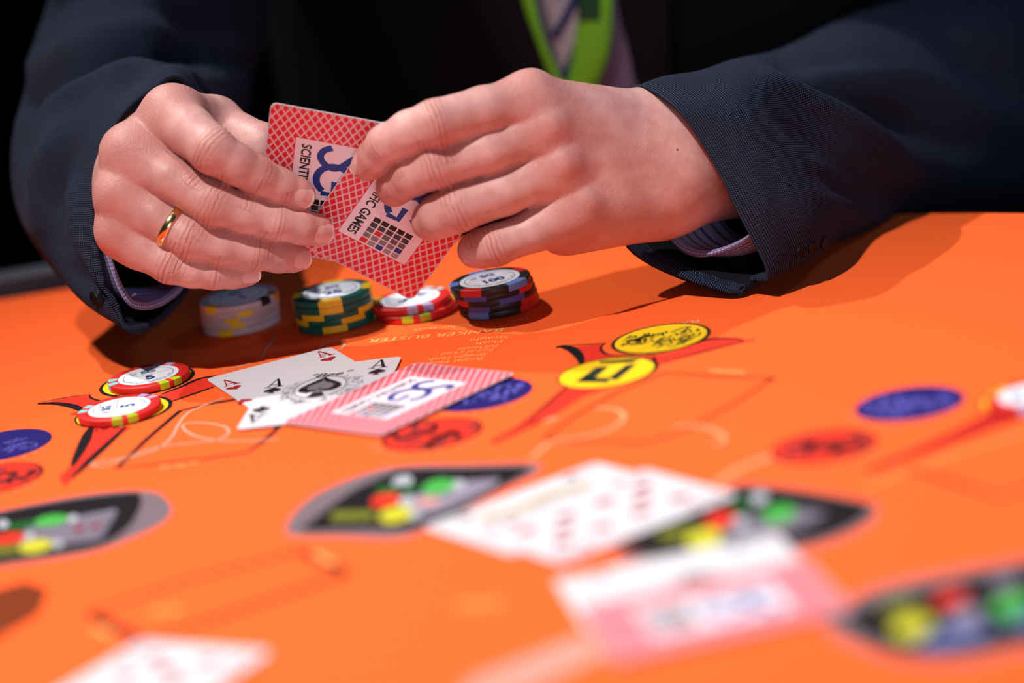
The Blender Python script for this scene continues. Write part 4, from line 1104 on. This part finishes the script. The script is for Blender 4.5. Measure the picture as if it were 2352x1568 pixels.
rr = [([(1790, 122), (1900, 128), (2050, 150)], 16, -5), ([(1765, 172), (1850, 215), (2000, 310), (2110, 392)], 20, 8), ([(1800, 150), (1900, 195), (2060, 272), (2200, 345)], 24, -10), ([(1830, 300), (1950, 385), (2080, 440)], 26, -7), ([(1960, 120), (2120, 190), (2290, 290)], 34, 5.5),
      ([(1880, 400), (2000, 450), (2120, 470)], 30, -6), ([(1850, 330), (1960, 400), (2040, 440)], 22, 3), ([(2150, 60), (2250, 150), (2352, 230)], 34, -7), ([(1700, 250), (1790, 330), (1850, 430)], 34, 1.6),
      ([(1760, 640), (1710, 655), (1668, 672)], 12, 1.5)]
sr, GR = loft('jacket_sleeve', RS, [SUIT, LINING], person, 10, 10, rr, noise=1.2, seed=5)
sr['label'] = 'dark navy sleeve with fine pale weave'
LS = [[(430, 193, -40), (312, 230, -30), (240, 335, -24), (214, 470, -18), (230, 620, -10), (300, 764, -6), (430, 668, -44), (520, 400, -64)],
      [(425, 176, -58), (270, 205, -46), (185, 320, -40), (160, 470, -34), (185, 620, -26), (275, 745, -18), (430, 665, -66), (530, 390, -88)],
      [(405, 140, -88), (210, 165, -70), (105, 290, -62), (75, 450, -58), (110, 590, -52), (222, 702, -50), (420, 640, -110), (542, 350, -130)],
      [(385, 70, -130), (180, 105, -108), (62, 250, -98), (28, 420, -95), (70, 545, -98), (200, 640, -110), (410, 570, -160), (555, 290, -175)],
      [(400, -20, -180), (205, 0, -150), (85, 130, -132), (45, 300, -128), (100, 440, -140), (240, 530, -165), (440, 450, -215), (575, 200, -220)],
      [(460, -160, -225), (255, -150, -192), (125, -20, -172), (85, 140, -172), (150, 300, -195), (290, 380, -225), (480, 310, -262), (610, 60, -260)],
      [(540, -400, -262), (330, -400, -225), (195, -280, -205), (160, -120, -205), (230, 20, -230), (370, 90, -262), (560, 20, -295), (690, -200, -295)],
      [(680, -720, -320), (480, -740, -275), (340, -640, -255), (310, -480, -255), (380, -330, -285), (520, -260, -320), (700, -320, -350), (830, -540, -350)]]
lr = [([(60, 235), (150, 165), (300, 118), (480, 112), (600, 130)], 24, -17), ([(110, 232), (200, 185), (320, 160), (460, 172)], 20, 7), ([(130, 290), (90, 400), (95, 520)], 20, 6), ([(60, 235), (48, 330), (60, 450)], 16, -7), ([(165, 330), (130, 450), (150, 560)], 20, -6),
      ([(90, 150), (200, 95), (360, 60)], 30, 8), ([(40, 60), (110, 10), (190, -40)], 24, -9), ([(380, 20), (470, 60), (560, 60)], 34, -10), ([(520, 80), (580, 110), (610, 150)], 18, 8), ([(160, 560), (210, 650), (280, 730)], 14, -4), ([(200, 600), (240, 670), (292, 745)], 9, 3)]
sl, GL = loft('jacket_sleeve', LS, [SUIT, LINING], person, 10, 10, lr, noise=1.4, seed=9)
sl['label'] = 'near-black sleeve in shade'
CR_ = [[(1482, 224, -12), (1560, 252, 12), (1640, 360, 20), (1704, 482, 19), (1724, 540, 8), (1612, 588, -10), (1530, 538, -30), (1474, 380, -38)],
       [(1545, 210, -18), (1615, 240, 4), (1695, 360, 12), (1755, 480, 12), (1770, 550, 2), (1680, 588, -18), (1595, 530, -38), (1535, 365, -50)],
       [(1600, 215, -36), (1670, 240, -12), (1740, 350, -6), (1790, 470, -8), (1805, 540, -18), (1735, 570, -34), (1650, 510, -56), (1585, 340, -62)]]
loft('shirt_cuff', CR_, SHIRT, person, 6, 8)
CL2 = [[(430, 218, -44), (335, 248, -36), (260, 340, -30), (231, 470, -24), (246, 585, -15), (308, 706, -14), (425, 652, -42), (505, 400, -60)],
       [(425, 205, -62), (300, 225, -50), (215, 330, -46), (190, 470, -40), (212, 590, -32), (290, 690, -30), (425, 645, -66), (512, 390, -86)],
       [(410, 190, -80), (270, 205, -66), (175, 320, -60), (145, 470, -55), (170, 580, -50), (260, 670, -50), (420, 630, -92), (520, 370, -110)]]
loft('shirt_cuff', CL2, SHIRT, person, 6, 8)
# torso -------------------------------------------------------------------
TC = atd(1300, 100, -238)[:2] + ty * .125
TAa, TBb = .205, .125
def at_torso(px, py, off):
    d = ray(px, py); p0 = CAM[:2] - TC
    A = np.array([d[:2] @ tx / (TAa + off), d[:2] @ ty / (TBb + off)]); B = np.array([p0 @ tx / (TAa + off), p0 @ ty / (TBb + off)])
    a, b, c_ = A @ A, 2 * A @ B, B @ B - 1
    disc = b * b - 4 * a * c_
    t = (-b - math.sqrt(max(disc, 0))) / (2 * a)
    return CAM + d * t
rings = [(-.74, .185, .12), (-.5, .185, .12), (-.2, .19, .12), (-.05, TAa, TBb), (.10, TAa, TBb), (.25, TAa + .005, TBb), (.36, .20, .115), (.42, .165, .095), (.46, .10, .075), (.475, .065, .065)]
V, Fc = [], []; n = 72
for z, a, b in rings:
    for i in range(n):
        t = 2 * math.pi * i / n; p = TC + tx * a * math.cos(t) + ty * b * math.sin(t); V.append((p[0], p[1], z))
for r in range(len(rings) - 1):
    for i in range(n): Fc.append((r * n + i, r * n + (i + 1) % n, (r + 1) * n + (i + 1) % n, (r + 1) * n + i))
jk = pchild(link('jacket', mesh('jacket', V, Fc), SUITP, person, True))
def patch(name, left, right, off, m, parent, rows=14, cols=8, thick=.0012, bulge=0.0):
    Lp, Rp = catmull(np.array(left, float), 5), catmull(np.array(right, float), 5); n = min(len(Lp), len(Rp))
    V = []
    for i in range(n):
        for j in range(cols + 1):
            f = j / cols; q = Lp[i] * (1 - f) + Rp[i] * f
            V.append(at_torso(q[0], q[1], (off + bulge * math.sin(math.pi * f)) * MM))
    k = cols + 1
    me = mesh(name, V, [(i * k + j, i * k + j + 1, (i + 1) * k + j + 1, (i + 1) * k + j) for i in range(n - 1) for j in range(cols)])
    uvl = me.uv_layers.new(name='UVMap')
    for l in me.loops:
        q = V[l.vertex_index]; uvl.data[l.index].uv = (float(np.dot(q[:2], tx)) / MM, float(q[2]) / MM)
    if Vector(me.polygons[0].normal).dot(Vector(FWD)) > 0: me.flip_normals()
    o = link(name, me, m, parent, True)
    o.matrix_parent_inverse = PINV if parent is person else parent.matrix_world.inverted() if False else Matrix()
    if parent is person: o.matrix_parent_inverse = PINV
    md = o.modifiers.new('thick', 'SOLIDIFY'); md.thickness = thick; md.offset = -1
    return o
patch('shirt', [(1060, -760), (1120, -420), (1180, -150), (1215, 0), (1290, 240), (1330, 420)], [(1560, -760), (1480, -420), (1440, -150), (1428, 0), (1498, 210), (1520, 420)], 2.0, SHIRT, person, thick=.001)
TIE = mat('tie_white', (.50, .55, .60), .6, .3); NAVY = mat('tie_navy', (.015, .04, .17), .6, .3)
tie = patch('tie', [(1245, -760), (1228, -420), (1232, -100), (1248, 0), (1275, 120), (1300, 225)], [(1375, -760), (1392, -420), (1380, -100), (1372, 0), (1352, 120), (1318, 225)], 5.0, TIE, person, thick=.002, bulge=2)
for cx_, cy_ in ((1310, -660), (1310, -560), (1310, -460), (1308, -360), (1306, -260), (1302, -160), (1296, -55), (1290, 40), (1297, 152)):
    s_ = patch('tie_stripe', [(cx_ + 26, cy_ - 60), (cx_ + 4, cy_ - 10), (cx_ - 30, cy_ + 48)], [(cx_ + 52, cy_ - 60), (cx_ + 27, cy_ - 10), (cx_ - 6, cy_ + 48)], 7.6, NAVY, tie, cols=3, thick=.0003)
LAN = mat('lanyard_green', (.22, .72, .03), .55, .3); LAND = mat('lanyard_dark_green', (.01, .09, .03), .55, .3)
lan = patch('lanyard', [(1420, -760), (1322, -420), (1325, -100), (1328, 20), (1315, 130), (1290, 240)], [(1510, -760), (1420, -420), (1412, -100), (1408, 20), (1398, 130), (1350, 240)], 9.0, LAN, person, thick=.0012, bulge=2)
patch('lanyard_print', [(1328, -20), (1328, 15), (1328, 48)], [(1376, -20), (1378, 15), (1376, 48)], 11.6, LAND, lan, cols=4, thick=.0003)
patch('lanyard_strap', [(1090, -760), (1150, -420), (1180, -120), (1200, 0), (1238, 110), (1285, 235)], [(1122, -760), (1180, -420), (1212, -120), (1228, 0), (1258, 110), (1318, 235)], 8.0, LAN, person, thick=.0012, bulge=1)
LAP = mat('lapel_cloth', (.006, .0055, .009), .8, .2)
patch('lapel', [(960, -760), (1000, -420), (1040, -120), (1075, 0), (1170, 190), (1260, 360)], [(1070, -760), (1135, -420), (1178, -120), (1202, 0), (1272, 210), (1320, 360)], 6.0, LAP, person, thick=.003, bulge=2)
patch('lapel', [(1540, -760), (1460, -420), (1428, -120), (1418, 0), (1462, 200), (1495, 360)], [(1690, -760), (1660, -420), (1600, -120), (1545, 0), (1545, 200), (1530, 360)], 6.0, LAP, person, thick=.003, bulge=2)
# cuff buttons, found on the sleeve by a ray
def bvh(o): return BVHTree.FromPolygons([tuple(v.co) for v in o.data.vertices], [tuple(p.vertices) for p in o.data.polygons])
BTN = mat('cuff_button', (.003, .003, .004), .45, .15)
bl_, br_ = bvh(sl), bvh(sr)
for tree, spots_, sl_o in ((bl_, ((216, 682), (222, 690), (234, 684), (250, 628)), sl), (br_, ((1838, 580), (1866, 568), (1890, 556)), sr)):
    for px, py in spots_:
        loc, nor, _, _ = tree.ray_cast(Vector(CAM), Vector(ray(px, py)).normalized())
        if loc is None: continue
        if nor.dot(Vector(FWD)) > 0: nor = -nor
        Vb, Fb = lathe([(.0026, 0), (.0031, .0005), (.0030, .0011), (.0024, .0015), (.0018, .0012), (.0008, .0010)], 24)
        o = link('cuff_button', mesh('cuff_button', Vb, Fb), BTN, sl_o, True)
        Mb = nor.to_track_quat('Z', 'Y').to_matrix().to_4x4(); Mb.translation = loc - nor * .0004
        o.matrix_local = Mb
zmin = min(GR[..., 2].min(), 9); print('sleeve zmin', GR[..., 2].min(), GL[..., 2].min())
